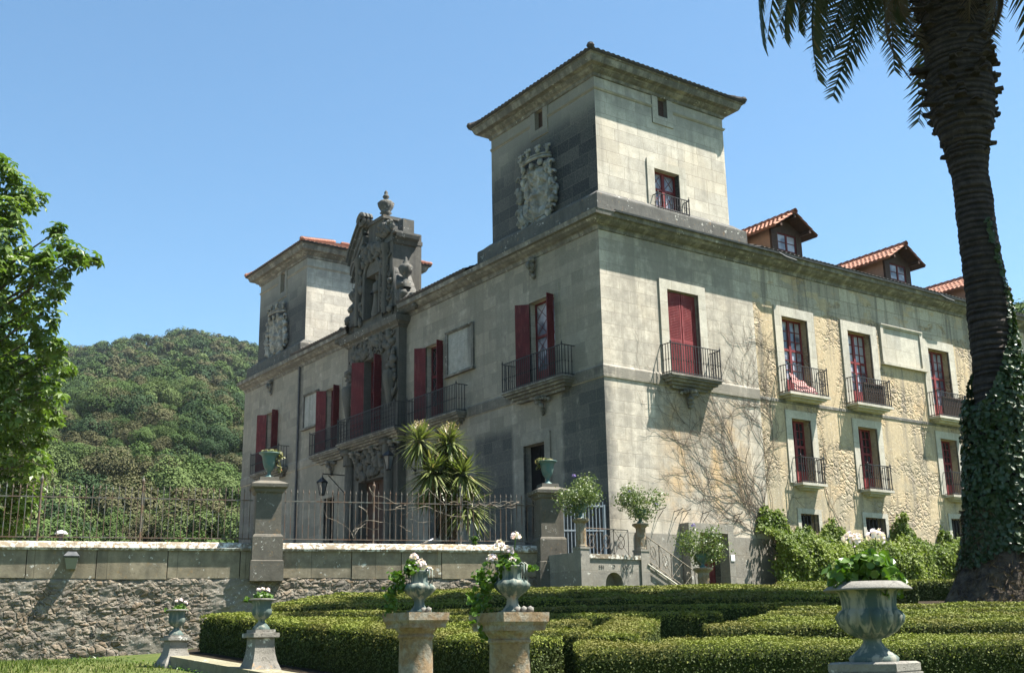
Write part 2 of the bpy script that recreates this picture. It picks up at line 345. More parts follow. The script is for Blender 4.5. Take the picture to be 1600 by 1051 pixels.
M['kerb'] = stone('mossy_kerb', (.22, .20, .13), (.06, .058, .04), None, streak=.6, lichen=.5, bump=.5, grain=3)
def paint(name, a, b, c):
    t = NT(name); P, p, nr = t.pos(); n = t.noise(P, 1.4, 5, .7); f = t.noise(t.n('Mapping', {0: P, 3: (9, 9, 1.6)}), 1.0, 5, .65); q = t.noise(P, 24, 4, .7)
    col = t.mix(t.ss(n, .35, .65), a, b); col = t.mix(t.mul(t.ss(f, .5, .68), .65), col, c); col = t.mix(t.mul(t.ss(q, .62, .7), .5), col, (.05, .03, .028)); return t.fin(col, .65, .25, t.bump(q, .3, .005))
M['red'] = paint('red_paint', (.20, .035, .036), (.145, .022, .024), (.27, .09, .085))
M['dark_red'] = paint('dark_red_paint', (.13, .022, .024), (.085, .015, .017), (.18, .055, .05))  # deeper red for the left front, basement door and dormers
M['iron'] = plain('black_iron', (.018, .018, .018), (.035, .027, .022), 20, .55, .4, .2)
M['rust'] = plain('rusty_fence_iron', (.12, .075, .05), (.13, .135, .12), 3, .8, .2, .3)
M['steel'] = plain('pale_gate_steel', (.33, .38, .42), (.28, .32, .35), 6, .5, .4, .1)
M['void'] = plain('dark_interior', (.012, .011, .011), (.018, .016, .015), 3, .9, .1, 0)
M['wood'] = plain('dark_wood', (.07, .038, .025), (.045, .027, .02), 9, .7, .25, .3)
M['stucco'] = plain('pink_stucco', (.42, .25, .17), (.35, .21, .15), 3, .9, .1, .2)
M['teal'] = plain('verdigris_iron', (.055, .125, .12), (.10, .14, .12), 7, .55, .35, .3)

M['lead'] = plain('gutter_lead', (.05, .052, .055), (.085, .085, .085), 6, .6, .3, .2)
def glassmat(name, base, tint):
    t = NT(name); P = t.obj(); n = t.noise(P, 1.3, 2)
    return t.fin(t.mix(t.ss(n, .4, .6), base, tint), .06, .6, t.bump(n, .05, .01))
M['glass'] = glassmat('curtain_sky_pane', (.36, .34, .38), (.10, .10, .13))  # curtains and the sky's reflection both put into the pane colour
M['dglass'] = glassmat('dark_pane', (.015, .017, .02), (.03, .033, .04))
def tilemat():
    t = NT('clay_tile'); P, p, nr = t.pos(); n = t.noise(P, 1.6, 5, .7); c = t.n('TexVoronoi', {'Vector': P, 'Scale': 3.2}, out=1)
    col = t.mix(t.n('SeparateColor', {0: c}, out=0), (.33, .155, .10), (.25, .115, .08)); col = t.mix(t.ss(n, .5, .72), col, (.16, .10, .075))
    col = t.mix(t.mul(t.ss(t.noise(P, 7, 4), .6, .68), .5), col, (.42, .34, .26)); return t.fin(col, .85, .2, t.bump(n, .3, .02))
M['tile'] = tilemat()
M['dtile'] = plain('shaded_tile', (.045, .042, .04), (.075, .062, .052), 4, .85, .2, .3)  # shade of eave edges and undersides put into the tile colour
def verdigris():
    t = NT('mottled_patina'); P, p, nr = t.pos(); a = t.noise(P, 9, 5, .7); b = t.noise(P, 2.4, 4)
    st = t.noise(t.n('Mapping', {0: P, 3: (14, 14, 2.2)}), 1.0, 4, .6)
    col = t.mix(t.ss(b, .4, .62), (.080, .106, .092), (.046, .070, .064)); col = t.mix(t.mul(t.ss(st, .46, .62), .8), col, (.27, .255, .20))
    col = t.mix(t.mul(t.ss(a, .62, .7), .6), col, (.25, .17, .10)); return t.fin(col, .8, .2, t.bump(a, .5, .012))
M['patina'] = verdigris()
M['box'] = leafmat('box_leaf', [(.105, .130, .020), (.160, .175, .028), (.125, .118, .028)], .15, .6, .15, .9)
M['boxshade'] = leafmat('shaded_box_leaf', [(.038, .055, .012), (.062, .078, .018), (.045, .06, .013)], .1, .6, .15, .9)  # darker leaf colour carries the shade of hedge sides and ends
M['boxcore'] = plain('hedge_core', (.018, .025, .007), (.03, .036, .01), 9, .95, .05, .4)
M['ivy'] = leafmat('ivy_leaf', [(.020, .042, .010), (.036, .064, .015), (.026, .048, .012)], .15, .38, .4)
M['creeper'] = leafmat('creeper_leaf', [(.13, .17, .026), (.20, .235, .045), (.10, .14, .025)], .38, .5, .2, .7)
M['shrub'] = leafmat('shrub_leaf', [(.075, .115, .030), (.17, .19, .075), (.09, .125, .04)], .3, .38, .45, 2)
M['gleaf'] = leafmat('geranium_leaf', [(.055, .12, .012), (.10, .17, .02), (.07, .13, .015)], .35, .4, .4, 4)
M['aeon'] = leafmat('trailing_leaf', [(.13, .15, .05), (.22, .20, .08), (.16, .15, .05), (.3, .13, .07)], .25, .45, .35, 4)
M['petal'] = leafmat('pink_white_petal', [(.78, .58, .68), (.84, .74, .78), (.80, .66, .73)], .3, .6, .2, 8)
M['mauve'] = leafmat('mauve_petal', [(.20, .15, .45), (.28, .2, .5), (.2, .15, .42)], .3, .6, .2, 8)
M['chestnut'] = leafmat('chestnut_leaf', [(.09, .15, .024), (.15, .205, .038), (.075, .13, .02)], .42, .42, .4, .5)
M['palm'] = leafmat('palm_leaflet', [(.030, .045, .016), (.050, .066, .024), (.035, .05, .02), (.13, .09, .035)], .15, .4, .4, .7)
M['dryfrond'] = leafmat('dry_frond', [(.09, .065, .035), (.14, .10, .05), (.07, .05, .03)], .15, .7, .2, .7)
M['cord'] = leafmat('cordyline_leaf', [(.11, .145, .04), (.20, .21, .08), (.13, .15, .045), (.32, .26, .12)], .25, .38, .5, 1)
M['plume'] = leafmat('seed_plume', [(.42, .33, .2), (.52, .44, .28), (.38, .28, .17)], .2, .8, .2, 2)
M['bark'] = plain('bark', (.10, .085, .065), (.055, .047, .037), 9, .95, .1, .6)
M['twig'] = plain('dry_vine', (.13, .10, .075), (.075, .06, .047), 9, .9, .1, .3)
M['vinegrey'] = plain('grey_vine', (.24, .205, .16), (.14, .12, .095), 9, .9, .1, .3)
M['soil'] = plain('soil', (.035, .027, .018), (.02, .016, .011), 5, .95, .05, .5)
M['white'] = plain('white_cloth', (.78, .77, .80), (.70, .69, .74), 3, .8, .2, .2)
M['notice'] = plain('white_card', (.8, .8, .78), (.75, .75, .73), 3, .6, .2, .0)
M['wicker'] = plain('brown_wicker', (.07, .042, .028), (.035, .022, .016), 26, .8, .2, .8)
def stripes():
    t = NT('striped_cloth'); P, p, nr = t.pos(); s = t.M('SINE', t.mul(t.plus(p[0], t.mul(p[2], .6)), 46)); 
    return t.fin(t.mix(t.ss(s, -.2, .2), (.36, .10, .10), (.42, .31, .28)), .85, .15)
M['stripe'] = stripes()
M['lampglass'] = glassmat('old_lamp_glass', (.10, .11, .11), (.18, .19, .18))
def ground_mat():
    t = NT('lawn'); P, p, nr = t.pos(); a = t.noise(P, 1.1, 5, .65); b = t.noise(P, 30, 3, .7); c = t.noise(P, .25, 3)
    col = t.mix(t.ss(a, .35, .65), (.055, .076, .018), (.09, .10, .028)); col = t.mix(t.mul(t.ss(b, .4, .7), .6), col, (.03, .045, .010)); col = t.mix(t.mul(t.ss(c, .5, .7), .35), col, (.14, .13, .05))
    return t.fin(col, .95, .1, t.bump(b, .6, .03))
M['lawn'] = ground_mat()
M['gravel'] = plain('terrace_gravel', (.28, .25, .20), (.18, .165, .135), 12, .95, .1, .4)
M['meadow'] = plain('rough_meadow', (.055, .075, .02), (.085, .09, .035), .2, .95, .1, .2)
M['hill'] = plain('forest_floor', (.022, .032, .012), (.035, .042, .016), .05, .95, .05, .2)

# ------------------------------------------------------------------ the ground
def build_ground():
    xs = np.concatenate([np.linspace(-75, -34, 12), np.linspace(-33, 12, 110), np.linspace(13, 60, 20)])
    ys = np.concatenate([np.linspace(-75, -40, 10), np.linspace(-39, 12, 120), np.linspace(13, 40, 10)])
    X, Y = np.meshgrid(xs, ys, indexing='ij'); Z = zg(X, Y)
    Z = Z + .025 * fbm(np.stack([X, Y, 0 * X], -1) * .8)
    mb = MB().grid(X, Y, Z); solo('lawn', mb, M['lawn'], kind='structure', smooth=True)
    mb = MB(); n = 24; th = np.linspace(0, 2 * np.pi, 49); rr = np.array([0, 60, 200, 700, 2500, 5000.]); 
    Xr = np.outer(rr, np.cos(th)); Yr = np.outer(rr, np.sin(th)); mb.grid(Xr, Yr, np.full_like(Xr, -6.0)); solo('meadow', mb, M['meadow'], kind='structure')
    # terrace behind the retaining wall
    mb = MB(); xs = np.linspace(0, 1, 30); ys = np.linspace(0, 1, 30); A, B = np.meshgrid(xs, ys, indexing='ij')
    p00 = np.array([-70, 22.8]); p10 = np.array([-1.9, .55]); p01 = np.array([-70., 95]); p11 = np.array([12., 95])
    X = (1 - A) * (1 - B) * p00[0] + A * (1 - B) * p10[0] + (1 - A) * B * p01[0] + A * B * p11[0]
    Y = (1 - A) * (1 - B) * p00[1] + A * (1 - B) * p10[1] + (1 - A) * B * p01[1] + A * B * p11[1]
    mb.grid(X, Y, 3.9 + 0 * X); solo('terrace', mb, M['gravel'], kind='structure')
build_ground()

# ------------------------------------------------------------------ the retaining wall, its pillars and railings
WE = np.array([.9497, -.3131]); WN = np.array([-.3131, -.9497]); W0 = np.array([-18.03, 5.96])
def W(t, d, z):
    q = W0 + WE * t + WN * d; return (q[0], q[1], z)
def wt(px, z):
    """distance along the wall seen at column px"""
    best = None
    for t in np.linspace(-25, 19, 1761):
        p = np.array(W(t, 0, z)) - CAM; u = 800 + FPX * (p @ C_RIGHT) / (p @ C_FWD)
        if best is None or abs(u - px) < best[0]: best = (abs(u - px), t)
    return best[1]
T_LP = wt(419, 5.0); T_RP = wt(858, 5.0); T_END = T_RP + .1
def build_wall():
    L = 'rubble garden wall topped with pale ashlar blocks and white lichened coping below the iron railings'
    root = thing('retaining_wall', L, 'garden wall', W(0, 0, .6))
    mb = MB(); ts = np.linspace(-24, T_END, 560); zs = np.linspace(-.2, 3.1, 56); T, Z = np.meshgrid(ts, zs, indexing='ij')
    D = .04 + .13 * (3.1 - Z) / 3.1; q = np.stack([T * 2.6, Z * 4.0, 0 * T], -1)
    D = D + .026 * fbm(q, 3) + .016 * vnoise(q * 4.1) - .05 * np.clip((Z - 2.95) / .15, 0, 1)
    mb.grid(W0[0] + WE[0] * T + WN[0] * D, W0[1] + WE[1] * T + WN[1] * D, Z); part('rubble_face', mb, M['garden_rubble'], root)
    mb = MB(); t = -24.0; rng = np.random.default_rng(3)
    while t < T_END:
        l = rng.uniform(1.1, 2.3); t2 = min(t + l, T_END); o = rng.uniform(-.015, .03)
        mb.pbox(W, t + .012, t2 - .012, -.45, .03 + o, 3.06 + rng.uniform(-.05, .03), 3.86); t += l
    part('ashlar_course', mb, M['course'], root)
    mb = MB(); t = -24.0
    while t < T_END:
        l = rng.uniform(1.7, 2.9); t2 = min(t + l, T_END); o = rng.uniform(0, .012)
        pr = [(-.5, 3.862), (.10 + o, 3.862), (.12 + o, 3.93), (.03 + o, 4.08), (-.1, 4.12 + o), (-.5, 4.12 + o)]
        V = [W(tt, d, z) for tt in (t + .006, t2 - .006) for d, z in pr]; n = len(pr)
        F = [(k, (k + 1) % n, n + (k + 1) % n, n + k) for k in range(n)]
        mb.add(V, F); mb.add(V[:n], [tuple(range(n))]); mb.add(V[n:], [tuple(range(n))]); t += l
    part('coping', mb, M['coping'], root)
build_wall()
WANG = math.atan2(WE[1], WE[0])
def pillar(t, d, z0, label):
    c = W(t, d, 0); root = thing('gate_pillar', label, 'stone pillar', (c[0], c[1], z0), 'stone pillars carrying urns on the garden wall')
    mb = MB().sqlathe([(.50, z0), (.50, 3.55), (.46, 3.57), (.46, 4.28), (.43, 4.34), (.40, 4.36)], (c[0], c[1], 0), WANG); part('base', mb, M['pillar'], root)
    mb = MB().sqlathe([(.395, 4.36), (.385, 5.62)], (c[0], c[1], 0), WANG); part('shaft', mb, M['pillar'], root)
    mb = MB().sqlathe([(.40, 5.62), (.45, 5.66), (.47, 5.74), (.56, 5.80), (.565, 5.90), (.45, 5.96), (.30, 6.02), (.29, 6.14)], (c[0], c[1], 0), WANG); part('cap', mb, M['pillar'], root)
    return c
PC1 = pillar(T_LP, -.12, 2.95, 'square stone pillar under an urn, between the two long runs of railing')
PC2 = pillar(T_RP, -.05, 2.0, 'square stone pillar under an urn, beside the pale steel gate at the palace corner')

def railing(t0, t1, label, posts, seed):
    root = thing('iron_railing', label, 'railing', W((t0 + t1) / 2, -.2, 4.12), 'rusty railings on the garden wall')
    rng = np.random.default_rng(seed); mb = MB(); mt = MB()
    n = int((t1 - t0) / .185)
    for k in range(n):
        t = t0 + (k + .5) * (t1 - t0) / n; a, b = rng.normal(0, .006, 2); h = 5.66 + rng.normal(0, .012)
        V = [W(t + s1 * .011 + (a if z > 5 else 0), -.2 + s2 * .011 + (b if z > 5 else 0), z) for s1 in (-1, 1) for s2 in (-1, 1) for z in (4.22, h)]
        mb.add([V[i] for i in range(8)], [(0, 1, 3, 2), (4, 6, 7, 5), (0, 4, 5, 1), (2, 3, 7, 6), (0, 2, 6, 4), (1, 5, 7, 3)])
        p = W(t + a, -.2 + b, h); mt.lathe([(.012, 0), (.026, .05), (.02, .075), (.002, .16)], 6, p)
    part('bars', mb, M['rust'], root); part('spear_tips', mt, M['rust'], root)
    mb = MB().pbox(W, t0, t1, -.218, -.182, 5.42, 5.455); mb.pbox(W, t0, t1, -.218, -.182, 4.24, 4.27); part('rails', mb, M['rust'], root)
    for tp in posts:
        c = W(tp, -.2, 0); mb = MB().lathe([(.03, 4.1), (.03, 5.85), (.035, 5.86), (.05, 5.93), (.055, 5.98), (.02, 6.05), (.012, 6.12)], 8, (c[0], c[1], 0)); part('post', mb, M['rust'], root)
railing(-21, T_LP - .45, 'rusty spear-topped railing in front of the wooded hillside', [wt(-160, 5), wt(60, 5), wt(221, 5)], 1)
railing(T_LP + .45, T_RP - .42, 'rusty spear-topped railing below the palace front, tangled with bare vine', [wt(586, 5), wt(722, 5)], 2)

def vine():
    rng = np.random.default_rng(5); mb = MB()
    for k in range(5):
        px = rng.uniform(560, 640); t = wt(px, 5); z = rng.uniform(4.6, 5.6); pts = []; a = rng.uniform(-.6, .6)
        for i in range(26):
            pts.append(W(t, -.2 + .10 * math.sin(i * .8 + k), z)); a += rng.normal(0, .42); t += .16 * math.cos(a) * (1 if k % 3 else -1); z += .12 * math.sin(a); z = min(max(z, 4.25), 6.0)
            if z > 5.9: a = -abs(a)
            if z < 4.4: a = abs(a)
        P = np.array(pts); mb.tube(P, np.linspace(.012, .005, len(P)), 5)
    for k in range(5):
        t = wt(700 + 25 * k, 5); pts = []
        for i in range(22): pts.append(W(t + i * .12, -.2 + .05 * math.sin(i), 5.42 + .10 * math.sin(i * .7 + k * 1.3) + .02 * k))
        mb.tube(np.array(pts), .009, 5)
    solo('bare_vine', mb, M['vinegrey'], 'leafless grey vine looping through the railing below the portal balcony', 'vine')
vine()

# ------------------------------------------------------------------ the palace
PAL = thing('palace', 'old stone palace with two square towers, carved portal and red balcony windows', 'palace', (0, 0, 2.3))
def PR(o=0.0): return lambda u, d, z: (u, o + d, z)
def PL(o=0.0): return lambda u, d, z: (o + d, u, z)
def wall(mb, P, u0, u1, z0, z1, holes=(), rev=.34, m=0):
    us = sorted({u0, u1, *[h[0] for h in holes], *[h[1] for h in holes]}); zs = sorted({z0, z1, *[h[2] for h in holes], *[h[3] for h in holes]})
    us = [u for u in us if u0 <= u <= u1]; zs = [z for z in zs if z0 <= z <= z1]
    for a, b in zip(us, us[1:]):
        for c, d in zip(zs, zs[1:]):
            mu, mz = (a + b) / 2, (c + d) / 2
            if any(h[0] < mu < h[1] and h[2] < mz < h[3] for h in holes): continue
            mb.quad(P(a, 0, c), P(b, 0, c), P(b, 0, d), P(a, 0, d), m)
    for h in holes:
        a, b, c, d = h[:4]; r = rev
        mb.quad(P(a, 0, c), P(a, r, c), P(a, r, d), P(a, 0, d), m); mb.quad(P(b, 0, c), P(b, r, c), P(b, r, d), P(b, 0, d), m)
        mb.quad(P(a, 0, d), P(b, 0, d), P(b, r, d), P(a, r, d), m); mb.quad(P(a, 0, c), P(b, 0, c), P(b, r, c), P(a, r, c), m)
    return mb
def sweep(mb, path, prof, closed=False, m=0):
    n = len(path); dirs = []
    for i in range(n if closed else n - 1):
        a = np.array(path[i], float); b = np.array(path[(i + 1) % n], float); d = (b - a) / np.linalg.norm(b - a); dirs.append(np.array([d[1], -d[0]]))
    V = []
    for i in range(n):
        if closed: n1, n2 = dirs[i - 1], dirs[i]
        else: n1 = dirs[max(i - 1, 0)]; n2 = dirs[min(i, n - 2)]
        mt = (n1 + n2); mt = mt / max(1e-6, (mt @ n1))
        for o, z in prof: V.append((path[i][0] + mt[0] * o, path[i][1] + mt[1] * o, z))
    k = len(prof); F = []
    for i in range(n if closed else n - 1):
        j = (i + 1) % n
        for q in range(k - 1): F.append((i * k + q, j * k + q, j * k + q + 1, i * k + q + 1))
    return mb.add(V, F, m)
def tiles(mb, A, B, inw, pitch, vmax, m=0, tw=.25, row=.38, fm=1, bh=.05):
    """clay tile slope: eave A->B, inward plan direction, pitch in radians, vmax(u) = slope length available"""
    A = np.array(A, float); B = np.array(B, float); L = np.linalg.norm(B - A); e = (B - A) / L; up = np.array([inw[0] * math.cos(pitch), inw[1] * math.cos(pitch), math.sin(pitch)]); nrm = np.cross(e, up); nrm = nrm if nrm[2] > 0 else -nrm
    nu = int(L / tw) * 6; us = np.linspace(0, L, nu + 1); hu = bh * np.abs(np.sin(np.pi * us / tw)) ** .8
    vm = np.array([max(0.0, vmax(u)) for u in us]); nr = int(max(vm) / row) + 1
    for k in range(nr):
        v0 = np.minimum(k * row, vm); v1 = np.minimum((k + 1) * row + .02, vm); ok = (v1 - v0) > 1e-4
        Q0 = A + us[:, None] * e + v0[:, None] * up + (hu + .035)[:, None] * nrm; Q1 = A + us[:, None] * e + v1[:, None] * up + (hu * .9)[:, None] * nrm
        I = np.where(ok[:-1] | ok[1:])[0]; V = np.stack([Q0[I], Q0[I + 1], Q1[I + 1], Q1[I]], 1).reshape(-1, 3); mb.add(V, np.arange(len(V)).reshape(-1, 4), m)
        if k == 0:
            G = A + us[:, None] * e - .05 * nrm; V = np.stack([G[:-1], G[1:], Q0[1:], Q0[:-1]], 1).reshape(-1, 3); mb.add(V, np.arange(len(V)).reshape(-1, 4), fm)

# openings: u0, u1, z0, z1
LW = {'D1': (2.70, 4.32, 10.32, 13.72), 'D2': (10.58, 12.06, 10.32, 13.70), 'D4': (20.3, 21.8, 10.32, 13.62), 'D5': (27.6, 29.2, 10.32, 13.66)}
LDOOR = (3.5, 4.82, 4.3, 8.2); LDOOR2 = (27.7, 29.0, 4.3, 8.2); SDOOR = (20.55, 21.7, 4.3, 8.1); SWIN = (10.9, 11.8, 5.3, 7.9)
RA = (3.19, 4.79, 10.38, 13.70)
RW = [(9.42, 10.96, 10.42, 13.61), (13.5, 15.02, 10.42, 13.60), (19.06, 20.6, 10.42, 13.57), (24.3, 25.8, 10.42, 13.57)]
RL = [(9.55, 10.68, 6.85, 9.42), (13.6, 14.85, 6.85, 9.47), (19.25, 20.45, 6.95, 9.46), (24.4, 25.6, 6.95, 9.46)]
RB = [(9.64, 10.67, 4.95, 5.68), (13.54, 14.81, 4.95, 5.72), (19.36, 20.44, 5.0, 5.95)]
BDOOR = (3.78, 5.13, 2.0, 4.68)
mb = MB(); PLx = PL(); PRx = PR()
wall(mb, PLx, 0, 13.75, 1.8, 16.1, [LW['D1'], LW['D2'], LDOOR, SWIN]); mbf = wall(MB(), PLx, 18.7, 32.5, 1.8, 16.1, [LW['D4'], LW['D5'], LDOOR2, SDOOR])
wall(mb, PRx, 0, 7.85, 1.2, 16.1, [RA, BDOOR])
mbf.quad((0, 32.5, 1.8), (9, 32.5, 1.8), (9, 32.5, 16.1), (0, 32.5, 16.1))
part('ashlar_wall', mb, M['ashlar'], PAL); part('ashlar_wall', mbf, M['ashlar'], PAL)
mb = wall(MB(), PRx, 7.85, 48, 1.2, 16.1, RW + RL + RB, rev=.42); mb.quad((48, 0, 1), (48, 12, 1), (48, 12, 16), (48, 0, 16)); part('rubble_wall', mb, M['rubble'], PAL)
# string course, cornice
mb = MB(); sp = [(0, 9.96), (.045, 9.98), (.05, 10.05), (.055, 10.36), (.03, 10.42), (0, 10.44)]
sweep(mb, [(0, 32.5), (0, 18.72)], sp); sweep(mb, [(0, 13.73), (0, 0), (7.83, 0)], sp); part('string_course', mb, M['ashlar'], PAL)
mb = sweep(MB(), [(7.84, 0), (48, 0)], [(0, 10.0), (.03, 10.01), (.035, 10.12), (0, 10.14)]); part('band_course', mb, M['trim'], PAL)
cp = [(0, 15.44), (.05, 15.46), (.07, 15.54), (.12, 15.60), (.22, 15.64), (.34, 15.72), (.40, 15.80), (.52, 15.83), (.54, 15.95), (.56, 16.0), (.30, 16.04), (0, 16.05)]
mb = MB(); sweep(mb, [(0, 32.5), (0, 18.72)], cp); sweep(mb, [(0, 13.73), (0, 0), (48, 0)], cp); part('main_cornice', mb, M['trim'], PAL)
mb = sweep(MB(), [(0.3, -.585), (48, -.585)], [(-.05, 16.0), (.06, 15.985), (.075, 16.05), (.02, 16.07), (-.05, 16.07)])
mb2 = MB()
for x in (8.9, 19.6, 30): mb.tube([(x, -.64, 16.02), (x + .35, -.68, 15.9), (x + 1.0, -.66, 15.86)], .045, 6)
part('gutter', mb, M['lead'], PAL)
# plinth on the sunlit face, 3 cm proud, around the door surround
part('plinth', MB().pbox(PRx, 1.1, 3.2, -.06, .02, 1.6, 4.60), M['landing'], PAL); part('plinth', MB().pbox(PRx, 5.45, 7.9, -.06, .02, 1.6, 4.62), M['landing'], PAL)
mb = MB(); 
for (a, b, c, d) in ((3.23, 3.76, 1.6, 5.0), (5.15, 5.44, 1.6, 5.0)): mb.pbox(PRx, a, b, -.45, 0, c, d)
mb.pbox(PRx, 3.76, 5.15, -.447, 0, 4.68, 4.997); part('door_surround', mb, M['landing'], PAL)

def rooms(P, h, d=.40):
    return MB().pbox(P, h[0], h[1], d, d + .05, h[2], h[3])
def casement(P, h, cross=False, glass='glass', red='red', rows=4, d=.27, mid=True, red_panel=0.0):
    """a red timber window: frame as the part, panes below it"""
    u0, u1, z0, z1 = h; mb = MB(); b = .075
    mb.pbox(P, u0, u0 + b, d, d + .07, z0, z1); mb.pbox(P, u1 - b, u1, d, d + .07, z0, z1); mb.pbox(P, u0 + b, u1 - b, d, d + .07, z1 - b, z1); mb.pbox(P, u0 + b, u1 - b, d, d + .07, z0, z0 + .1)
    c = (u0 + u1) / 2; mb.pbox(P, c - .065, c + .065, d - .02, d + .07, z0 + .1, z1 - b)
    zt = z0 + (z1 - z0) * .60
    mb.pbox(P, u0 + b, c - .065, d - .005, d + .06, zt - .05, zt + .05); mb.pbox(P, c + .065, u1 - b, d - .005, d + .06, zt - .05, zt + .05)
    kick = z0 + .1 + (z1 - z0) * .18; mb.pbox(P, u0 + b, c - .065, d, d + .05, z0 + .1, kick); mb.pbox(P, c + .065, u1 - b, d, d + .05, z0 + .1, kick)
    for (a, e) in ((u0 + b, c - .065), (c + .065, u1 - b)):
        mu = (a + e) / 2
        if cross:
            for (za, zb) in ((kick, zt - .05), (zt + .05, z1 - b)):
                k = 2 if zb - za > 1 else 1
                for q in range(k):
                    y0 = za + (zb - za) * q / k; y1 = za + (zb - za) * (q + 1) / k
                    mb.tube([P(a, d + .02, y0), P(e, d + .02, y1)], .012, 4); mb.tube([P(e, d + .02, y0), P(a, d + .02, y1)], .012, 4)
        else:
            mb.pbox(P, mu - .014, mu + .014, d + .005, d + .045, kick, zt - .05); mb.pbox(P, mu - .014, mu + .014, d + .005, d + .045, zt + .05, z1 - b)
            nz = rows
            for q in range(1, nz):
                zz = kick + (z1 - b - kick) * q / nz
                if abs(zz - zt) > .1: mb.pbox(P, a, e, d + .008, d + .04, zz - .014, zz + .014)
    w = part('window', mb, M[red], PAL)
    part('panes', MB().pbox(P, u0 + .02, u1 - .02, d + .045, d + .055, z0 + .05, z1 - .03), M[glass], w)
    part('dark_room', MB().pbox(P, u0 - .01, u1 + .01, d + .10, d + .13, z0 - .01, z1 + .01), M['void'], w)
    return w
def leaf_shutter(P, hinge, z0, z1, ang, wdt, mat='dark_red', d0=.05):
    """one louvred leaf hung at u=hinge; ang from the wall plane, sign of width gives the side"""
    mb = MB(); ca, sa = math.cos(ang), math.sin(ang)
    def Q(a, b, z): return P(hinge + a * ca + b * sa, -d0 - abs(a) * sa * (1 if True else 0) + b * ca * .0 - b * 0, z)
    def bx(a0, a1, za, zb, th):
        V = []
        for a in (a0, a1):
            for b in (-th, th):
                for z in (za, zb):
                    u = hinge + a * ca - b * sa * np.sign(wdt); dd = -(abs(a) * sa) - d0 + b * ca; V.append(P(u, dd, z))
        mb.hexa(V)
    s = np.sign(wdt); W_ = abs(wdt)
    bx(0, s * .07, z0, z1, .022); bx(s * (W_ - .07), s * W_, z0, z1, .022)
    for za, zb in ((z0, z0 + .12), (z1 - .1, z1), (z0 + (z1 - z0) * .42, z0 + (z1 - z0) * .42 + .1)): bx(s * .07, s * (W_ - .07), za, zb, .02)
    z = z0 + .15
    while z < z1 - .12: bx(s * .07, s * (W_ - .07), z, z + .035, .017); z += .062
    bx(s * .07, s * (W_ - .07), z0 + .1, z1 - .1, .004)
    return part('shutter', mb, M[mat], PAL)
def surround(P, h, wd=.36, top=.36, th=.05, sill=False, m='surround'):
    u0, u1, z0, z1 = h; mb = MB().pbox(P, u0 - wd, u0, -th, .05, z0, z1); mb.pbox(P, u1, u1 + wd, -th, .05, z0, z1); mb.pbox(P, u0 - wd, u1 + wd, -th - .002, .05, z1, z1 + top)
    if sill: mb.pbox(P, u0 - wd, u1 + wd, -th - .03, .05, z0 - .18, z0)
    return part('window_surround', mb, M[m], PAL)
def rail(P, u0, u1, z0, z1, dep, step=.125, fancy=False, r=.011):
    mb = MB(); D = -dep
    for zz in (z0 + .06, z1): mb.pbox(P, u0 - .02, u1 + .02, D - .018, D + .018, zz - .014, zz + .014); mb.pbox(P, u0 - .018, u0 + .018, D + .018, -.0, zz - .0135, zz + .0135); mb.pbox(P, u1 - .018, u1 + .018, D + .018, -.0, zz - .0135, zz + .0135)
    n = int((u1 - u0) / step); pos = [(u0 + (u1 - u0) * k / n, D) for k in range(n + 1)]
    m = max(2, int(dep / step)); pos += [(u, D + dep * k / m) for u in (u0, u1) for k in range(1, m)]
    for u, d in pos:
        mb.pbox(P, u - r, u + r, d - r, d + r, z0, z1); mb.pbox(P, u - r * 1.9, u + r * 1.9, d - r * 1.9, d + r * 1.9, z0 + (z1 - z0) * .45, z0 + (z1 - z0) * .45 + .05)
    for u in (u0, u1):
        c = P(u, D, 0); mb.lathe([(.022, z0), (.022, z1), (.035, z1 + .03), (.03, z1 + .07), (.012, z1 + .1), (.004, z1 + .17)], 7, (c[0], c[1], 0))
    if fancy:
        for k in range(n):
            u = u0 + (u1 - u0) * (k + .5) / n
            for zc, rad in ((z0 + (z1 - z0) * .25, .055), (z0 + (z1 - z0) * .76, .055)):
                th = np.linspace(0, 2 * np.pi, 13); mb.tube([P(u + rad * math.cos(a), D, zc + 1.9 * rad * math.sin(a)) for a in th], .009, 4)
    return mb
def balcony(P, u0, u1, zt, dep, kind='moulded', zr=1.12, fancy=False, brackets=1, step=.125):
    mb = MB()
    if kind == 'moulded':
        for (a, b, za, zb) in ((0, dep + .06, zt - .07, zt), (.04, dep + .0, zt - .15, zt - .07), (.12, dep - .12, zt - .24, zt - .15), (.26, dep - .26, zt - .34, zt - .24), (.42, dep - .38, zt - .45, zt - .34)):
            if b > .03: mb.pbox(P, u0 - .06 + a, u1 + .06 - a, -b, 0, za, zb)
    else:
        mb.pbox(P, u0 - .06, u1 + .06, -dep - .06, 0, zt - .10, zt); mb.pbox(P, u0 + .1, u1 - .1, -dep + .03, 0, zt - .18, zt - .10); mb.pbox(P, u0 + .22, u1 - .22, -dep + .2, 0, zt - .25, zt - .18)
    s = part('balcony', mb, M['trim'] if kind == 'moulded' else M['surround'], PAL)
    part('railing', rail(P, u0, u1, zt, zt + zr, dep, step, fancy), M['iron'], s)
    if kind == 'moulded' and brackets:
        for k in range(brackets):
            mb = MB(); u = (u0 + u1) / 2 if brackets == 1 else u0 + (u1 - u0) * (k + .5) / brackets
            for q in range(5): mb.blob(P(u + .05 * math.sin(q * 2.1), -.30 + .055 * q, zt - .52 - .13 * q), (.17 - .02 * q, .17 - .02 * q, .10), 8, noise=.3)
            for sg in (-1, 1):
                for q in range(3): mb.blob(P(u + sg * (.17 + .12 * q), -.2 + .04 * q, zt - .5 - .04 * q), .085, 7, noise=.3)
            part('bracket', mb, M['trim'], s, True)
    return s

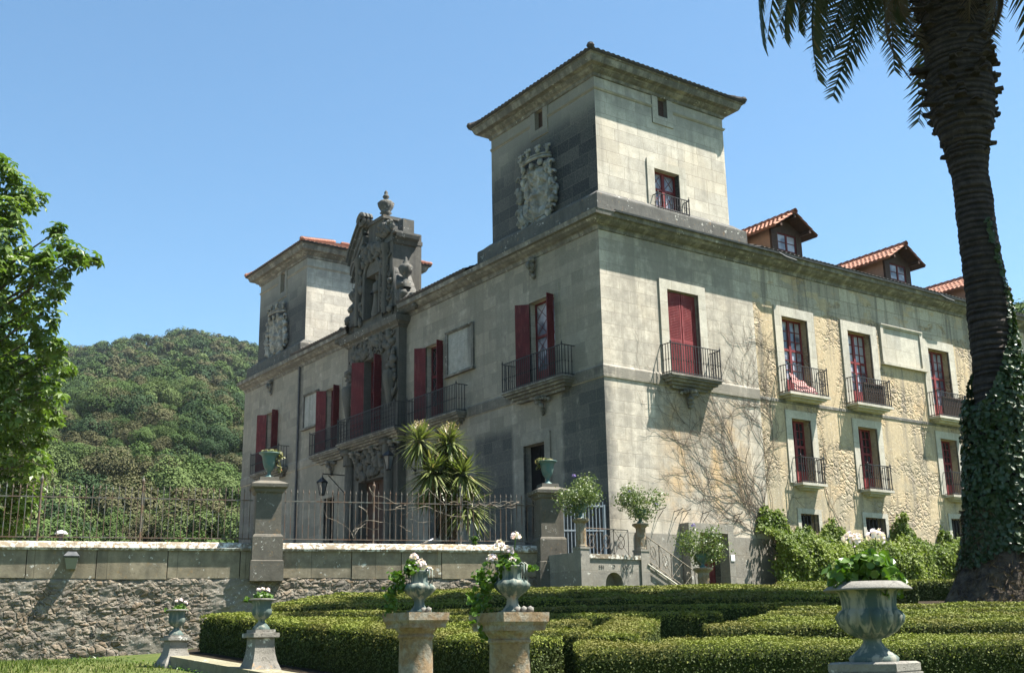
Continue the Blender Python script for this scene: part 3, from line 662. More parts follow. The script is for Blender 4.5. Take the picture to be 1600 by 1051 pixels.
# left (shaded) front
for k, h in LW.items():
    surround(PLx, h, .3, .34, .03, m='ashlar'); casement(PLx, h, True, 'glass' if k == 'D1' else 'dglass', 'dark_red', d=.28)
    wd = (h[1] - h[0]) * .5
    leaf_shutter(PLx, h[1] - .02, h[2] + .02, h[3] - .04, R_(46), wd * .64); leaf_shutter(PLx, h[0] + .02, h[2] + .02, h[3] - .04, R_(80), -wd * .46)
balcony(PLx, 1.6, 5.35, 10.30, .60); balcony(PLx, 8.75, 12.75, 10.24, .55); balcony(PLx, 19.3, 22.45, 10.28, .55); balcony(PLx, 26.1, 29.8, 10.28, .60)
for h in (LDOOR, LDOOR2, SDOOR):
    mb = MB().pbox(PLx, h[0], h[1], .30, .36, h[2], h[3]); c = (h[0] + h[1]) / 2
    for q in range(4):
        for a, b in ((h[0] + .1, c - .05), (c + .05, h[1] - .1)): mb.pbox(PLx, a, b, .275, .30, h[2] + .15 + q * .95, h[2] + .95 + q * .95)
    part('door', mb, M['void'], PAL); surround(PLx, h, .34, .36, .06, m='ashlar')
surround(PLx, SWIN, .2, .22, .04, True, 'ashlar'); part('barred_window', rooms(PLx, SWIN, .3), M['void'], PAL)
def panel(P, u0, u1, z0, z1, fr=.2, inner='arms'):
    mb = MB().pbox(P, u0, u1, -.09, .0, z1 - fr * .6, z1).pbox(P, u0 - .06, u1 + .06, -.16, .0, z0, z0 + fr * .6).pbox(P, u0, u0 + fr, -.085, 0, z0 + fr * .6, z1 - fr * .6).pbox(P, u1 - fr, u1, -.085, 0, z0 + fr * .6, z1 - fr * .6)
    mb.pbox(P, u0 + .03, u1 - .03, -.13, -.09, z1 - .05, z1)
    f = part('framed_panel', mb, M['trim'] if inner == 'arms' else M['surround'], PAL)
    part('blank_slab', MB().pbox(P, u0 + fr, u1 - fr, -.02, 0, z0 + fr * .6, z1 - fr * .6), M[inner], f)
panel(PLx, 8.18, 10.34, 11.93, 13.93, .16); panel(PLx, 22.62, 24.45, 11.93, 13.83, .16); panel(PRx, 15.72, 18.7, 12.38, 14.22, .2, 'surround')
# right (sunlit) front
surround(PRx, RA, .38, .36, .06); casement(PRx, RA, False, 'dglass', 'red', d=.3)
for s, hz in ((1, RA[0] + .02), (-1, RA[1] - .02)): leaf_shutter(PRx, hz, RA[2] + .02, RA[3] - .04, R_(4), s * (RA[1] - RA[0] - .08) / 2, 'red', -.16)
balcony(PRx, 2.74, 5.24, 10.34, .55)
for h in RW: surround(PRx, h, .42, .40, .06); casement(PRx, h, False, 'glass', 'red', rows=6, d=.30)
for h, (a, b) in zip(RW, ((9.05, 11.32), (13.12, 15.35), (18.68, 20.95), (24, 26.1))): balcony(PRx, a, b, 10.36, .52, 'plain', 1.10)
for h in RL: surround(PRx, h, .34, .32, .045); casement(PRx, h, False, 'dglass', 'red', rows=6, d=.34)
for h in RL: balcony(PRx, h[0] - .1, h[1] + .1, h[2] - .02, .42, 'plain', 1.0)
for h in RB:
    surround(PRx, h, .18, .2, .04); o = part('barred_window', rooms(PRx, h, .36), M['void'], PAL); mb = MB()
    for k in range(5): u = h[0] + (h[1] - h[0]) * (k + .5) / 5; mb.pbox(PRx, u - .015, u + .015, .1, .13, h[2], h[3])
    part('bars', mb, M['iron'], o)
mb = MB().pbox(PRx, BDOOR[0], BDOOR[1], .28, .34, 2.0, 4.68).pbox(PRx, BDOOR[0] + .1, BDOOR[0] + .62, .255, .28, 2.2, 4.5).pbox(PRx, BDOOR[1] - .62, BDOOR[1] - .1, .255, .28, 2.2, 4.5); part('door', mb, M['dark_red'], PAL)
for x in (2.2, 3.0, 3.4, 4.4, 6.0, 7.1): part('awning_hook', MB().tube([(x, .0, 5.42), (x, -.35, 5.45), (x + .02, -.42, 5.5)], .016, 5).tube([(x, 0, 5.12), (x, -.3, 5.4)], .012, 5), M['iron'], PAL)
part('downpipe', MB().tube([(-.07, 24.95, 4.1), (-.07, 24.95, 15.5)], .05, 8), M['lead'], PAL)
# gargoyles under the cornice
for y in (3.9, 28.6):
    mb = MB()
    for q in range(6): mb.blob((-.16 - .03 * math.sin(q), y + .07 * math.sin(q * 2), 15.35 - .13 * q), (.15 - .012 * q, .19 - .02 * q, .11), 8, noise=.35)
    mb.blob((-.30, y, 15.1), (.13, .12, .15), 8, noise=.3)
    part('gargoyle', mb, M['trim'], PAL, True)

# towers
def tower(x0, x1, y0, y1, holesL, holesR, winR):
    t = MB(); path = [(x0, y0), (x1, y0), (x1, y1), (x0, y1)]
    wall(t, PL(x0), y0, y1, 16.0, 22.6, holesL, .3); wall(t, PR(y0), x0, x1, 16.0, 22.6, holesR + winR, .3)
    t.quad((x1, y0, 16), (x1, y1, 16), (x1, y1, 22.6), (x1, y0, 22.6)); t.quad((x0, y1, 16), (x1, y1, 16), (x1, y1, 22.6), (x0, y1, 22.6))
    tw = part('tower', t, M['tower'], PAL)
    mb = sweep(MB(), path, [(.0, 17.24), (.10, 17.2), (.30, 17.02), (.46, 16.92), (.47, 16.86), (.47, 16.03)], True); part('base_course', mb, M['dark_stone'], tw)
    mb = MB(); pr = [(0, 21.40), (.03, 21.41), (.07, 21.46), (.08, 21.50), (0, 21.53)]
    hl = holesL[0]; hr = holesR[0]
    sweep(mb, [(x0, y1), (x0, hl[1] + .3)], pr); sweep(mb, [(x0, hl[0] - .3), (x0, y0), (hr[0] - .3, y0)], pr); sweep(mb, [(hr[1] + .3, y0), (x1, y0), (x1, y1)], pr)
    part('frieze_band', mb, M['tower'], tw)
    mb = sweep(MB(), path, [(0, 21.93), (.06, 21.95), (.09, 22.06), (.20, 22.12), (.28, 22.20), (.30, 22.24), (.50, 22.27), (.55, 22.36), (.60, 22.50), (.66, 22.52), (.66, 22.58), (0, 22.60)], True); part('cornice', mb, M['trim'], tw)
    for h, P in ((hl, PL(x0)), (hr, PR(y0))):
        mb = MB(); mb.pbox(P, h[0] - .3, h[0], -.05, .02, h[2] - .36, 21.93).pbox(P, h[1], h[1] + .3, -.05, .02, h[2] - .36, 21.93).pbox(P, h[0], h[1], -.048, .02, h[2] - .36, h[2])
        f = part('attic_frame', mb, M['tower'], tw); part('attic_dark_backing', MB().pbox(P, h[0], h[1], .16, .2, h[2], h[3] + .05), M['wood'], tw)  # dark panel stands in for the unlit space behind each attic opening
    r = MB(); ex0, ex1, ey0, ey1 = x0 - .72, x1 + .72, y0 - .72, y1 + .72; pt = R_(24); zE = 22.60; lx = ex1 - ex0; ly = ey1 - ey0; hw = min(lx, ly) / 2; cs = math.cos(pt)
    tiles(r, (ex0, ey0, zE), (ex1, ey0, zE), (0, 1), pt, lambda u: min(u, lx - u, hw) / cs); tiles(r, (ex1, ey1, zE), (ex0, ey1, zE), (0, -1), pt, lambda u: min(u, lx - u, hw) / cs)
    tiles(r, (ex0, ey1, zE), (ex0, ey0, zE), (1, 0), pt, lambda u: min(u, ly - u, hw) / cs); tiles(r, (ex1, ey0, zE), (ex1, ey1, zE), (-1, 0), pt, lambda u: min(u, ly - u, hw) / cs)
    r.quad((ex0, ey0, zE - .03), (ex1, ey0, zE - .03), (ex1, ey1, zE - .03), (ex0, ey1, zE - .03), 1)
    for (cx, cy, sx, sy) in ((ex0, ey0, 1, 1), (ex1, ey0, -1, 1), (ex1, ey1, -1, -1), (ex0, ey1, 1, -1)):
        rz = hw * math.tan(pt); n = 14
        for k in range(n): 
            a = k / n; b = (k + .98) / n
            r.tube([(cx + sx * hw * a, cy + sy * hw * a, zE + rz * a + .10), (cx + sx * hw * b, cy + sy * hw * b, zE + rz * b + .10)], [.13, .11], 8)
        r.blob((cx + sx * .06, cy + sy * .06, zE + .13), (.16, .16, .14), 8)
    part('roof', r, [M['dtile'] if y0 < 10 else M['tile'], M['dtile']], tw); return tw
TW1 = tower(.5, 7.38, .5, 7.48, [(3.74, 4.28, 21.12, 21.95)], [(3.72, 4.22, 21.12, 21.93)], [(3.35, 4.67, 16.95, 18.80)])
TW2 = tower(.5, 7.38, 25.62, 32.0, [(28.5, 29.05, 20.75, 21.93)], [(3.6, 4.2, 20.9, 21.93)], [])
TWIN = (3.35, 4.67, 16.95, 18.80); P5 = PR(.5)
mb = MB().pbox(P5, 2.98, 3.35, -.05, .02, 17.2, 18.8).pbox(P5, 4.67, 5.03, -.05, .02, 17.2, 18.8).pbox(P5, 2.98, 5.03, -.052, .02, 18.8, 19.15); part('window_surround', mb, M['surround'], PAL)
casement(P5, TWIN, True, 'glass', 'red', d=.22)
rl = part('tower_railing', rail(P5, 3.2, 4.82, 16.98, 17.62, .34, .12), M['iron'], PAL)

# coats of arms on the towers: shield, crown and mantling
def arms(yc, zc, wdt, hgt, seed, x0=.5):
    rng = np.random.default_rng(seed); P = PL(x0); mb = MB()
    root = MB(); n = 22; us = np.linspace(-1, 1, n); vs = np.linspace(-1, 1, 30); U, Vv = np.meshgrid(us, vs, indexing='ij')
    halfw = np.where(Vv > -.2, 1.0, np.sqrt(np.clip(1 - ((Vv + .2) / .85) ** 2, .02, 1)))
    D = -.30 + .14 * U ** 2 - .05 * (np.abs(U) < .06) - .0
    q = np.stack([U * 3.2, Vv * 4.2, 0 * U + seed], -1); D = D - .16 * np.clip(vnoise(q), -.2, 1) - .10 * vnoise(q * 2.3) - .05 * (np.sin(Vv * 9) > .75) * (U > 0) - .05 * (np.sin(Vv * 7 + 2) > .8)
    edge = (np.abs(U) > .93) | (np.abs(Vv) > .96); D = np.where(edge, .0, D)
    Y = yc + U * halfw * wdt * .33; Z = zc - .08 * hgt + Vv * hgt * .34; D = D * .8 + .03 * np.sign(np.sin(Vv * 7.0 + U * 2)) * (np.abs(U) < .85)
    mb.grid(x0 + D, Y, Z); sh = part('coat_of_arms', mb, M['arms'], PAL)
    m2 = MB()
    for k in range(110):                                      # mantling scrolls round the shield
        a = rng.uniform(0, 2 * np.pi); rr = rng.uniform(.92, 1.18)
        u = yc + math.cos(a) * wdt * .41 * rr; z = zc - .1 * hgt + math.sin(a) * hgt * .39 * rr
        if z > zc + .27 * hgt: continue
        r = rng.uniform(.08, .19); m2.blob(P(u, -.05 - rng.uniform(0, .16), z), (r * .8, r, r * rng.uniform(.7, 1.4)), 8, noise=.5)
    for s in (-1, 1):
        for k in range(5):
            th = np.linspace(0, 4.6, 12); cy = yc + s * wdt * (.40 + .03 * (k % 2)); cz = zc + hgt * (.2 - .14 * k); rad = .20 * np.linspace(1, .25, 12)
            m2.tube([P(cy + s * r_ * math.cos(a), -.2, cz + r_ * math.sin(a)) for a, r_ in zip(th, rad)], .055, 6)
    for k in range(9): m2.blob(P(yc + rng.uniform(-.3, .3) * wdt, -.12, zc - hgt * rng.uniform(.40, .48)), (.12, .16, .13), 8, noise=.4)
    part('mantling', m2, M['arms'], sh, True)
    m3 = MB(); th = np.linspace(-.15, np.pi + .15, 22); ry = wdt * .33
    for dz, r_ in ((0, .07), (.13, .04)): m3.tube([P(yc + ry * math.cos(a), -.05 - .42 * max(0, math.sin(a)), zc + hgt * .33 + dz) for a in th], r_, 7)
    for k in range(5):
        a = math.pi * (k + .5) / 5; b = (yc + ry * 1.05 * math.cos(a), -.08 - .44 * math.sin(a)); z = zc + hgt * .33 + .2
        m3.blob(P(b[0], b[1], z + .05), (.10, .10, .14), 8, noise=.5); m3.blob(P(b[0], b[1], z + .2), (.09, .12, .10), 8, noise=.5)
        for s in (-1, 1): m3.blob(P(b[0] + s * .14, b[1], z + .2), .075, 7)
    for k in range(3): m3.blob(P(yc + (k - 1) * .55, -.35, zc + hgt * .27), (.1, .15, .15), 9, noise=.2)
    part('crown', m3, M['arms'], sh, True)
arms(4.15, 18.55, 2.7, 3.35, 11); arms(29.15, 18.45, 2.9, 3.2, 12)

# main roofs
mb = MB(); pt = R_(25)
tiles(mb, (-.58, 25.1, 16.07), (-.58, 18.72, 16.07), (1, 0), pt, lambda u: 7.0); tiles(mb, (-.58, 13.73, 16.07), (-.58, 7.98, 16.07), (1, 0), pt, lambda u: 7.0)
tiles(mb, (7.86, -.6, 16.07), (48, -.6, 16.07), (0, 1), pt, lambda u: 7.5)
tiles(mb, (5.6, 25.1, 19.0), (5.6, 7.9, 19.0), (-.001, 0), pt, lambda u: .1) if False else None
mb.quad((-.5, 7.98, 16.03), (-.5, 25.1, 16.03), (6, 25.1, 19.05), (6, 7.98, 19.05), 1); mb.quad((7.86, -.5, 16.03), (48, -.5, 16.03), (48, 6.2, 19.15), (7.86, 6.2, 19.15), 1)
mb.quad((6, 7.98, 19.05), (6, 25.1, 19.05), (12, 25.1, 16.03), (12, 7.98, 16.03), 1); mb.quad((7.86, 6.2, 19.15), (48, 6.2, 19.15), (48, 12.5, 16.03), (7.86, 12.5, 16.03), 1)
part('main_roof', mb, [M['dtile'], M['dtile']], PAL)

def dormer(xc):
    zb = 16.6; yf = 1.45; hw = .92; ze = 18.22; za = 18.80; yb = 6.0
    mb = MB()
    for s in (-1, 1): mb.hexa([(xc + s * hw + a, y, z) for a in (-.03, .03) for (y, z) in ((yf, zb), (yf, ze), (yb, zb + 1.5), (yb, ze))])
    d = part('dormer', mb, M['stucco'], PAL)
    f = MB(); P = PR(yf); wz0, wz1 = 17.22, 18.02
    f.pbox(P, xc - hw - .04, xc - .60, -.06, .05, zb, ze + .02).pbox(P, xc + .60, xc + hw + .04, -.06, .05, zb, ze + .02).pbox(P, xc - .60, xc + .60, -.058, .05, wz1, ze + .02).pbox(P, xc - .60, xc + .60, -.058, .05, zb, wz0)
    f.add([(xc - hw - .04, yf - .03, ze), (xc + hw + .04, yf - .03, ze), (xc, yf - .03, za)], [(0, 1, 2)])
    for s in (-1, 1): f.hexa([(xc + s * hw + a, y, ze + b) for a in (-.06, .06) for y in (yf - .62, yf) for b in (-.14, 0)])
    f.pbox(P, xc - .07, xc + .07, -.62, 0, za - .16, za - .01)
    part('timber_front', f, M['wood'], d)
    wf = MB(); wf.pbox(P, xc - .60, xc - .54, -.03, .03, wz0, wz1).pbox(P, xc + .54, xc + .60, -.03, .03, wz0, wz1).pbox(P, xc - .05, xc + .05, -.03, .03, wz0, wz1).pbox(P, xc - .54, xc + .54, -.028, .03, wz0, wz0 + .06).pbox(P, xc - .54, xc + .54, -.028, .03, wz1 - .06, wz1)
    wf.pbox(P, xc - .54, xc + .54, -.02, .02, (wz0 + wz1) / 2 - .015, (wz0 + wz1) / 2 + .015)
    w_ = part('window', wf, M['dark_red'], d); part('panes', MB().pbox(P, xc - .56, xc + .56, .0, .01, wz0 + .03, wz1 - .03), M['glass'], d)
    r = MB(); ov = .42; pth = math.atan2(za - ze, hw); sl_ = (hw + ov) / math.cos(pth); zl = ze - ov * math.tan(pth) + .05
    tiles(r, (xc - hw - ov, yf - .66, zl), (xc - hw - ov, yb, zl), (1, 0), pth, lambda u: sl_, 0, .24, .36, 0, .075); tiles(r, (xc + hw + ov, yb, zl), (xc + hw + ov, yf - .66, zl), (-1, 0), pth, lambda u: sl_, 0, .24, .36, 0, .075)
    for s in (-1, 1): r.quad((xc + s * (hw + ov), yf - .64, zl - .03), (xc + s * (hw + ov), yb, zl - .03), (xc, yb, za + .02), (xc, yf - .64, za + .02), 1)
    for k in range(13):
        y = yf - .70 + k * .38; r.tube([(xc, y, za + .12), (xc, y + .40, za + .10)], [.125, .105], 8)
    part('roof', r, [M['tile'], M['wood']], d)
for x in (11.85, 19.55, 26.7): dormer(x)

# the carved portal bay
def ornament(mb, P, u0, u1, z0, z1, d, n, r, seed, thick=.8):
    rng = np.random.default_rng(seed)
    for k in range(n):
        u = rng.uniform(u0, u1); z = rng.uniform(z0, z1); q = rng.uniform(r * .5, r)
        if rng.random() < .55: mb.blob(P(u, -d - q * .2, z), [q * thick, q, q] if False else (q * .8, q * rng.uniform(.7, 1.3), q * rng.uniform(.7, 1.5)), 7, noise=.4)
        else:
            th = np.linspace(0, rng.uniform(3, 5.5), 9); ph = rng.uniform(0, 6.3); rad = q * np.linspace(1.25, .35, 9)
            mb.tube([P(u + x_ * math.cos(a + ph), -d - .04, z + x_ * math.sin(a + ph)) for a, x_ in zip(th, rad)], q * .28, 5)
PP = PL(-.42); PWIN = (15.3, 17.0, 10.3, 14.05); PDOOR = (15.0, 17.4, 4.0, 8.35)
mb = wall(MB(), PP, 13.75, 18.7, 1.8, 15.25, [PWIN, PDOOR], .5); mb.quad((-.42, 13.75, 1.8), (.05, 13.75, 1.8), (.05, 13.75, 15.25), (-.42, 13.75, 15.25)); mb.quad((-.42, 18.7, 1.8), (.05, 18.7, 1.8), (.05, 18.7, 15.25), (-.42, 18.7, 15.25))
PORT = part('portal', mb, M['carve'], PAL)
mb = sweep(MB(), [(0, 18.7), (-.42, 18.7), (-.42, 13.75), (0, 13.75)], [(0, 15.0), (.08, 15.03), (.12, 15.12), (.30, 15.22), (.34, 15.36), (.36, 15.50), (0.05, 15.6)]); mb.box(-.46, .6, 13.72, 18.73, 15.5, 15.62); part('cornice', mb, M['dark_stone'], PORT)
for y in (14.35, 18.1):
    mb = MB()
    for (r_, z0, z1) in ((.34, 4.0, 5.0), (.24, 5.0, 9.2), (.32, 9.2, 9.7)): mb.lathe([(r_, z0), (r_ * .94, z1)], 14, (-.52, y, 0))
    mb.box(-.85, -.4, y - .36, y + .36, 9.7, 9.95)
    part('column', mb, M['carve'], PORT, True)
mb = MB(); ornament(mb, PP, 14.1, 18.3, 14.15, 14.95, .02, 130, .2, 4); part('carved_frieze', mb, M['carve'], PORT, True); mb = MB(); ornament(mb, PP, 14.9, 17.5, 8.5, 9.75, .02, 110, .22, 5); part('carved_overdoor', mb, M['carve'], PORT, True)
for y in (14.2, 18.2): mb = MB(); ornament(mb, PP, y - .3, y + .3, 12.0, 13.9, .1, 40, .2, int(y)); mb.lathe([(.05, 11.3), (.14, 11.6), (.2, 12.0), (.3, 12.5), (.32, 12.9), (.26, 13.0)], 12, (-.62, y, 0)); part('carved_bracket', mb, M['carve'], PORT, True)
casement(PP, PWIN, True, 'dglass', 'dark_red', d=.38); leaf_shutter(PP, PWIN[1] - .02, 10.32, 14.0, R_(46), .56); leaf_shutter(PP, PWIN[0] + .02, 10.32, 14.0, R_(80), -.38)
mb = MB().pbox(PP, 15.0, 17.4, .44, .5, 4.0, 8.35)
for q in range(4):
    for a in (15.1, 16.25): mb.pbox(PP, a, a + 1.05, .41, .44, 4.15 + q * 1.05, 5.05 + q * 1.05)
part('portal_door', mb, M['wood'], PORT)
b = balcony(PP, 12.95, 18.4, 10.22, .62, 'moulded', 1.12, True, 3, .14)
# pediment crest above the portal
mb = MB(); PC = PL(-.40); NI = (15.55, 17.0, 16.1, 18.2)
wall(mb, PC, 14.4, 18.1, 15.6, 19.9, [NI], .55); mb.quad((-.4, 14.4, 15.6), (1.15, 14.4, 15.6), (1.15, 14.4, 19.9), (-.4, 14.4, 19.9)); mb.quad((-.4, 18.1, 15.6), (1.15, 18.1, 15.6), (1.15, 18.1, 19.9), (-.4, 18.1, 19.9)); mb.quad((1.15, 14.4, 15.6), (1.15, 18.1, 15.6), (1.15, 18.1, 19.9), (1.15, 14.4, 19.9)); mb.quad((-.4, 14.4, 19.9), (1.15, 14.4, 19.9), (1.15, 18.1, 19.9), (-.4, 18.1, 19.9))
mb.quad((.15, 15.5, 16.0), (.15, 17.05, 16.0), (.15, 17.05, 19.0), (.15, 15.5, 19.0))
CREST = part('pediment_crest', mb, M['carve'], PAL)
mb = sweep(MB(), [(-.4, 18.1), (-.4, 17.6), (-.4, 14.4), (1.15, 14.4), (1.15, 18.1)][3:5] and [(-.4, 14.4), (.85, 14.4)], [(0, 19.2), (.1, 19.24), (.16, 19.4), (.32, 19.5), (.36, 19.66), (0, 19.75)]); mb.box(-.5, .9, 14.05, 14.4, 19.66, 19.76)
for k in range(16): mb.blob((-.45 - .02 * (k % 4), 14.45 + .07 * k, 20.05 + .22 * math.sin(k * 1.9)), (.16, .19, .17), 8, noise=.4)
for s in (1,):                                               # broken curved pediment
    yc = 16.25; pts = []
    for k in range(16):
        a = k / 15; y = yc + s * (2.25 - 1.25 * a); z = 19.35 + 1.75 * a ** .75; pts.append((y, z - (0 if s > 0 else .25 + .45 * a)))
    for (y0, z0), (y1, z1) in zip(pts, pts[1:]):
        for (da, db, ha, hb) in ((-.75, -.12, .0, .16), (-.66, -.14, -.16, .0), (-.52, -.16, -.62, -.16), (-.47, .3, -1.0, -.5)): mb.hexa([(x, y, z + h_) for (y, z) in ((y0, z0), (y1, z1)) for x in (da, db) for h_ in (ha, hb)])
    th = np.linspace(0, 8.5, 26); rad = np.linspace(.42, .06, 26)
    for x in (-.62, -.42, -.22): mb.tube([(x, yc + s * (1.0 - .1 + r_ * math.cos(a) * .9), (21.15 if s > 0 else 20.4) + r_ * math.sin(a)) for a, r_ in zip(th, rad)], .11, 6)
mb.box(-.3, .75, 15.5, 17.0, 19.9, 20.95); mb.box(-.38, .83, 15.42, 17.08, 20.82, 20.98); mb.box(.2, .8, 14.5, 15.0, 19.75, 20.6)
mb.box(-.45, 1.2, 14.38, 18.12, 19.35, 19.55)
part('broken_pediment', mb, M['dark_stone'], CREST)
mb = MB().lathe([(.30, 20.98), (.26, 21.06), (.12, 21.14), (.10, 21.26), (.30, 21.40), (.24, 21.44), (.25, 21.52), (.34, 21.70, .3), (.38, 21.90, .3), (.30, 22.02), (.14, 22.06), (.10, 22.16), (.17, 22.24), (.13, 22.34), (.07, 22.38), (.10, 22.48), (.02, 22.60)], 18, (.2, 16.2, 0), 9); part('urn_finial', mb, M['dark_stone'], CREST, True)
mb = MB()                                                    # niche frame and carved statue
th = np.linspace(0, np.pi, 16)
mb.tube([(-.45, 16.27 + .80 * math.cos(a), 18.2 + .80 * math.sin(a)) for a in th], .09, 6); mb.tube([(-.45, 15.47, 16.1), (-.45, 15.47, 18.2)], .09, 6); mb.tube([(-.45, 17.07, 16.1), (-.45, 17.07, 18.2)], .09, 6)
for s in (-1, 1): mb.lathe([(.16, 15.9), (.15, 18.9), (.2, 19.0), (.24, 19.3)], 10, (-.5, 16.27 + s * 1.35, 0))
rng_ = np.random.default_rng(8)
ornament(mb, PC, 14.5, 15.35, 16.0, 19.3, .03, 60, .19, 21); ornament(mb, PC, 17.2, 18.05, 16.0, 19.3, .03, 60, .19, 22); ornament(mb, PC, 15.3, 17.2, 18.85, 19.8, .04, 50, .22, 23)
part('niche_frame', mb, M['carve'], CREST, True)
mb = MB().lathe([(.30, 16.1), (.33, 16.25), (.24, 16.8), (.21, 17.2), (.27, 17.55), (.26, 17.75), (.12, 17.86), (.08, 17.92)], 14, (-.12, 16.27, 0)); mb.blob((-.14, 16.27, 18.05), (.13, .12, .16), 10); mb.blob((-.14, 16.27, 18.15), (.145, .14, .12), 8, noise=.3)
for s in (-1, 1): mb.tube([(-.12, 16.27 + s * .27, 17.65), (-.28, 16.27 + s * .33, 17.35), (-.42, 16.27 + s * .12, 17.25)], [.09, .08, .06], 7)
mb.lathe([(.36, 15.9), (.36, 16.1)], 10, (-.1, 16.27, 0)); part('statue', mb, M['carve'], CREST, True)
for s, yb in ((1, 18.1), (-1, 14.4)):                        # scroll buttresses with small vases
    mb = MB(); pts = [(yb + s * (1.9 * (1 - a)), 15.75 + 2.3 * a ** 1.8) for a in np.linspace(0, 1, 12)]
    for (y0, z0), (y1, z1) in zip(pts, pts[1:]): mb.hexa([(x, y, z) for y, za in ((y0, z0), (y1, z1)) for x in (-.35, .5) for z in (15.6, za)])
    for q in range(5): 
        y, z = pts[q * 2]; mb.blob((-.3, y, z), (.2, .24, .22), 8, noise=.4)
    th = np.linspace(0, 7, 20); rad = np.linspace(.34, .06, 20)
    for x in (-.3, .1, .45): mb.tube([(x, yb + s * (1.55 + r_ * math.cos(a)), 16.05 + r_ * math.sin(a)) for a, r_ in zip(th, rad)], .09, 6)
    part('scroll_buttress', mb, M['dark_stone'], CREST, True)
for s, yb in ((1, 18.1), (-1, 14.4)): mb = MB().lathe([(.26, 16.9), (.24, 17.2), (.12, 17.3), (.10, 17.4), (.26, 17.62, .3), (.33, 17.85, .3), (.26, 18.0), (.12, 18.06), (.16, 18.16), (.06, 18.25), (.08, 18.32), (.01, 18.42)], 14, (-.05, yb + s * .62, 0), 7); part('vase_finial', mb, M['dark_stone'], CREST, True)

# things resting on the balconies
mb = MB(); xs = np.linspace(9.5, 10.9, 14); zs = np.linspace(0, 1, 14); X, V_ = np.meshgrid(xs, zs, indexing='ij')
mb.grid(X, -.38 + .25 * V_ + .03 * np.sin(X * 9), 10.42 + V_ * (.85 - .38 * (X - 9.5)) + .03 * np.sin(X * 12 + V_ * 3)); solo('striped_cloth', mb, M['stripe'], 'red and white striped cloth slumped behind the balcony rail nearest the wall seam', 'cloth', smooth=True, origin=(10.2, -.2, 10.38))
for nm, a, b_ in (('brown wicker screen leaning behind the rail of the balcony beside the blank framed panel', 13.75, 15.05), ('brown wicker screen behind the balcony rail close to the ivy-clad palm trunk', 19.2, 20.7)):
    mb = MB().box(a, b_, -.42, -.38, 10.40, 11.30)
    for k in range(12): x = a + (b_ - a) * (k + .5) / 12; mb.box(x - .018, x + .018, -.43, -.42, 10.42, 11.28)
    for k in range(7): z = 10.48 + k * .12; mb.box(a, b_, -.434, -.431, z - .012, z + .012)
    solo('wicker_screen', mb, M['wicker'], nm, 'screen', 'wicker screens on the balconies', origin=((a + b_) / 2, -.4, 10.38))

# wall lanterns by the portal
def lantern(y, z, label):
    root = thing('wall_lantern', label, 'lantern', (-.42, y, z), 'iron bracket lanterns flanking the portal'); L = 1.35
    mb = MB().tube([(0.0, y, z), (-L, y, z)], .028, 6).tube([(0.0, y, z - 1.0), (-.5, y, z - .55), (-L + .3, y, z - .05)], .022, 6).box(-.02, .0, y - .06, y + .06, z - 1.15, z + .25)
    mb.lathe([(.05, .0), (.05, .25), (.01, .4)], 6, (-.02, y, z + .1)); th = np.linspace(0, 5, 12)
    mb.tube([(-.12 - .1 * math.cos(a), y, z - .95 + .1 * math.sin(a)) for a in th], .015, 5); part('bracket', mb, M['iron'], root)
    c = (-L, y, z - 1.02); mb = MB().lathe([(.02, .98), (.03, .86), (.10, .80), (.30, .62), (.31, .59), (.24, .58)], 6, c).lathe([(.13, .0), (.15, .04), (.10, .06)], 6, c)
    for k in range(6):
        a = k * math.pi / 3; mb.tube([(c[0] + .13 * math.cos(a), c[1] + .13 * math.sin(a), c[2] + .03), (c[0] + .25 * math.cos(a), c[1] + .25 * math.sin(a), c[2] + .59)], .016, 5)
    part('lamp_cage', mb, M['iron'], root); part('lamp_glass', MB().lathe([(.115, .04), (.235, .58)], 6, c), M['lampglass'], root)
lantern(12.9, 9.3, 'black iron bracket lantern on the wall, partly before the carved portal door')
lantern(19.25, 8.95, 'black iron bracket lantern above the narrow dark doorway, further from the spiky cordyline')

# bare creeper spread over the sunlit corner wall
def creeper_net():
    rng = np.random.default_rng(31); mb = MB()
    def grow(x, z, a, L, r, depth):
        pts = []; n = int(L / .16); y = -.02
        for i in range(n):
            pts.append((x, y - .012 * math.sin(i), z)); a += rng.normal(0, .20) - .045 * (a - 1.57 - (.5 if depth else .1)); x += .16 * math.cos(a); z += .16 * math.sin(a)
            if z > 13.2 or x < 1.4 or x > 12.5: break
            if any(h[0] - .05 < x < h[1] + .05 and h[2] - .3 < z < h[3] for h in (RA, *RW, *RL)): break
            if depth < 3 and rng.random() < .22: grow(x, z, a + rng.choice([-1, 1]) * rng.uniform(.4, 1.1), L * rng.uniform(.25, .6), r * .62, depth + 1)
        if len(pts) > 3: P = np.array(pts); P[:, 1] -= r; mb.tube(P, np.linspace(r, r * .35, len(P)), 3)
    for x0, a, L in ((7.7, 1.75, 8.0), (7.5, 1.9, 7.5), (7.3, 2.1, 7), (7.8, 1.6, 8.0), (7.1, 2.3, 6.5), (7.6, 2.0, 6), (6.6, 2.2, 5), (8.4, 1.5, 7), (8.9, 1.5, 6), (7.4, 2.5, 6), (6.9, 2.6, 5), (7.9, 1.8, 8), (11.5, 1.5, 4), (12.0, 1.7, 5), (7.2, 2.05, 7)): grow(x0, 4.9 + rng.uniform(-.3, .4), a, L, .0125, 0)
    solo('bare_creeper', mb, M['twig'], 'leafless creeper stems fanned over the sunlit wall between the big balcony and the small ones', 'climbing plant')
creeper_net()

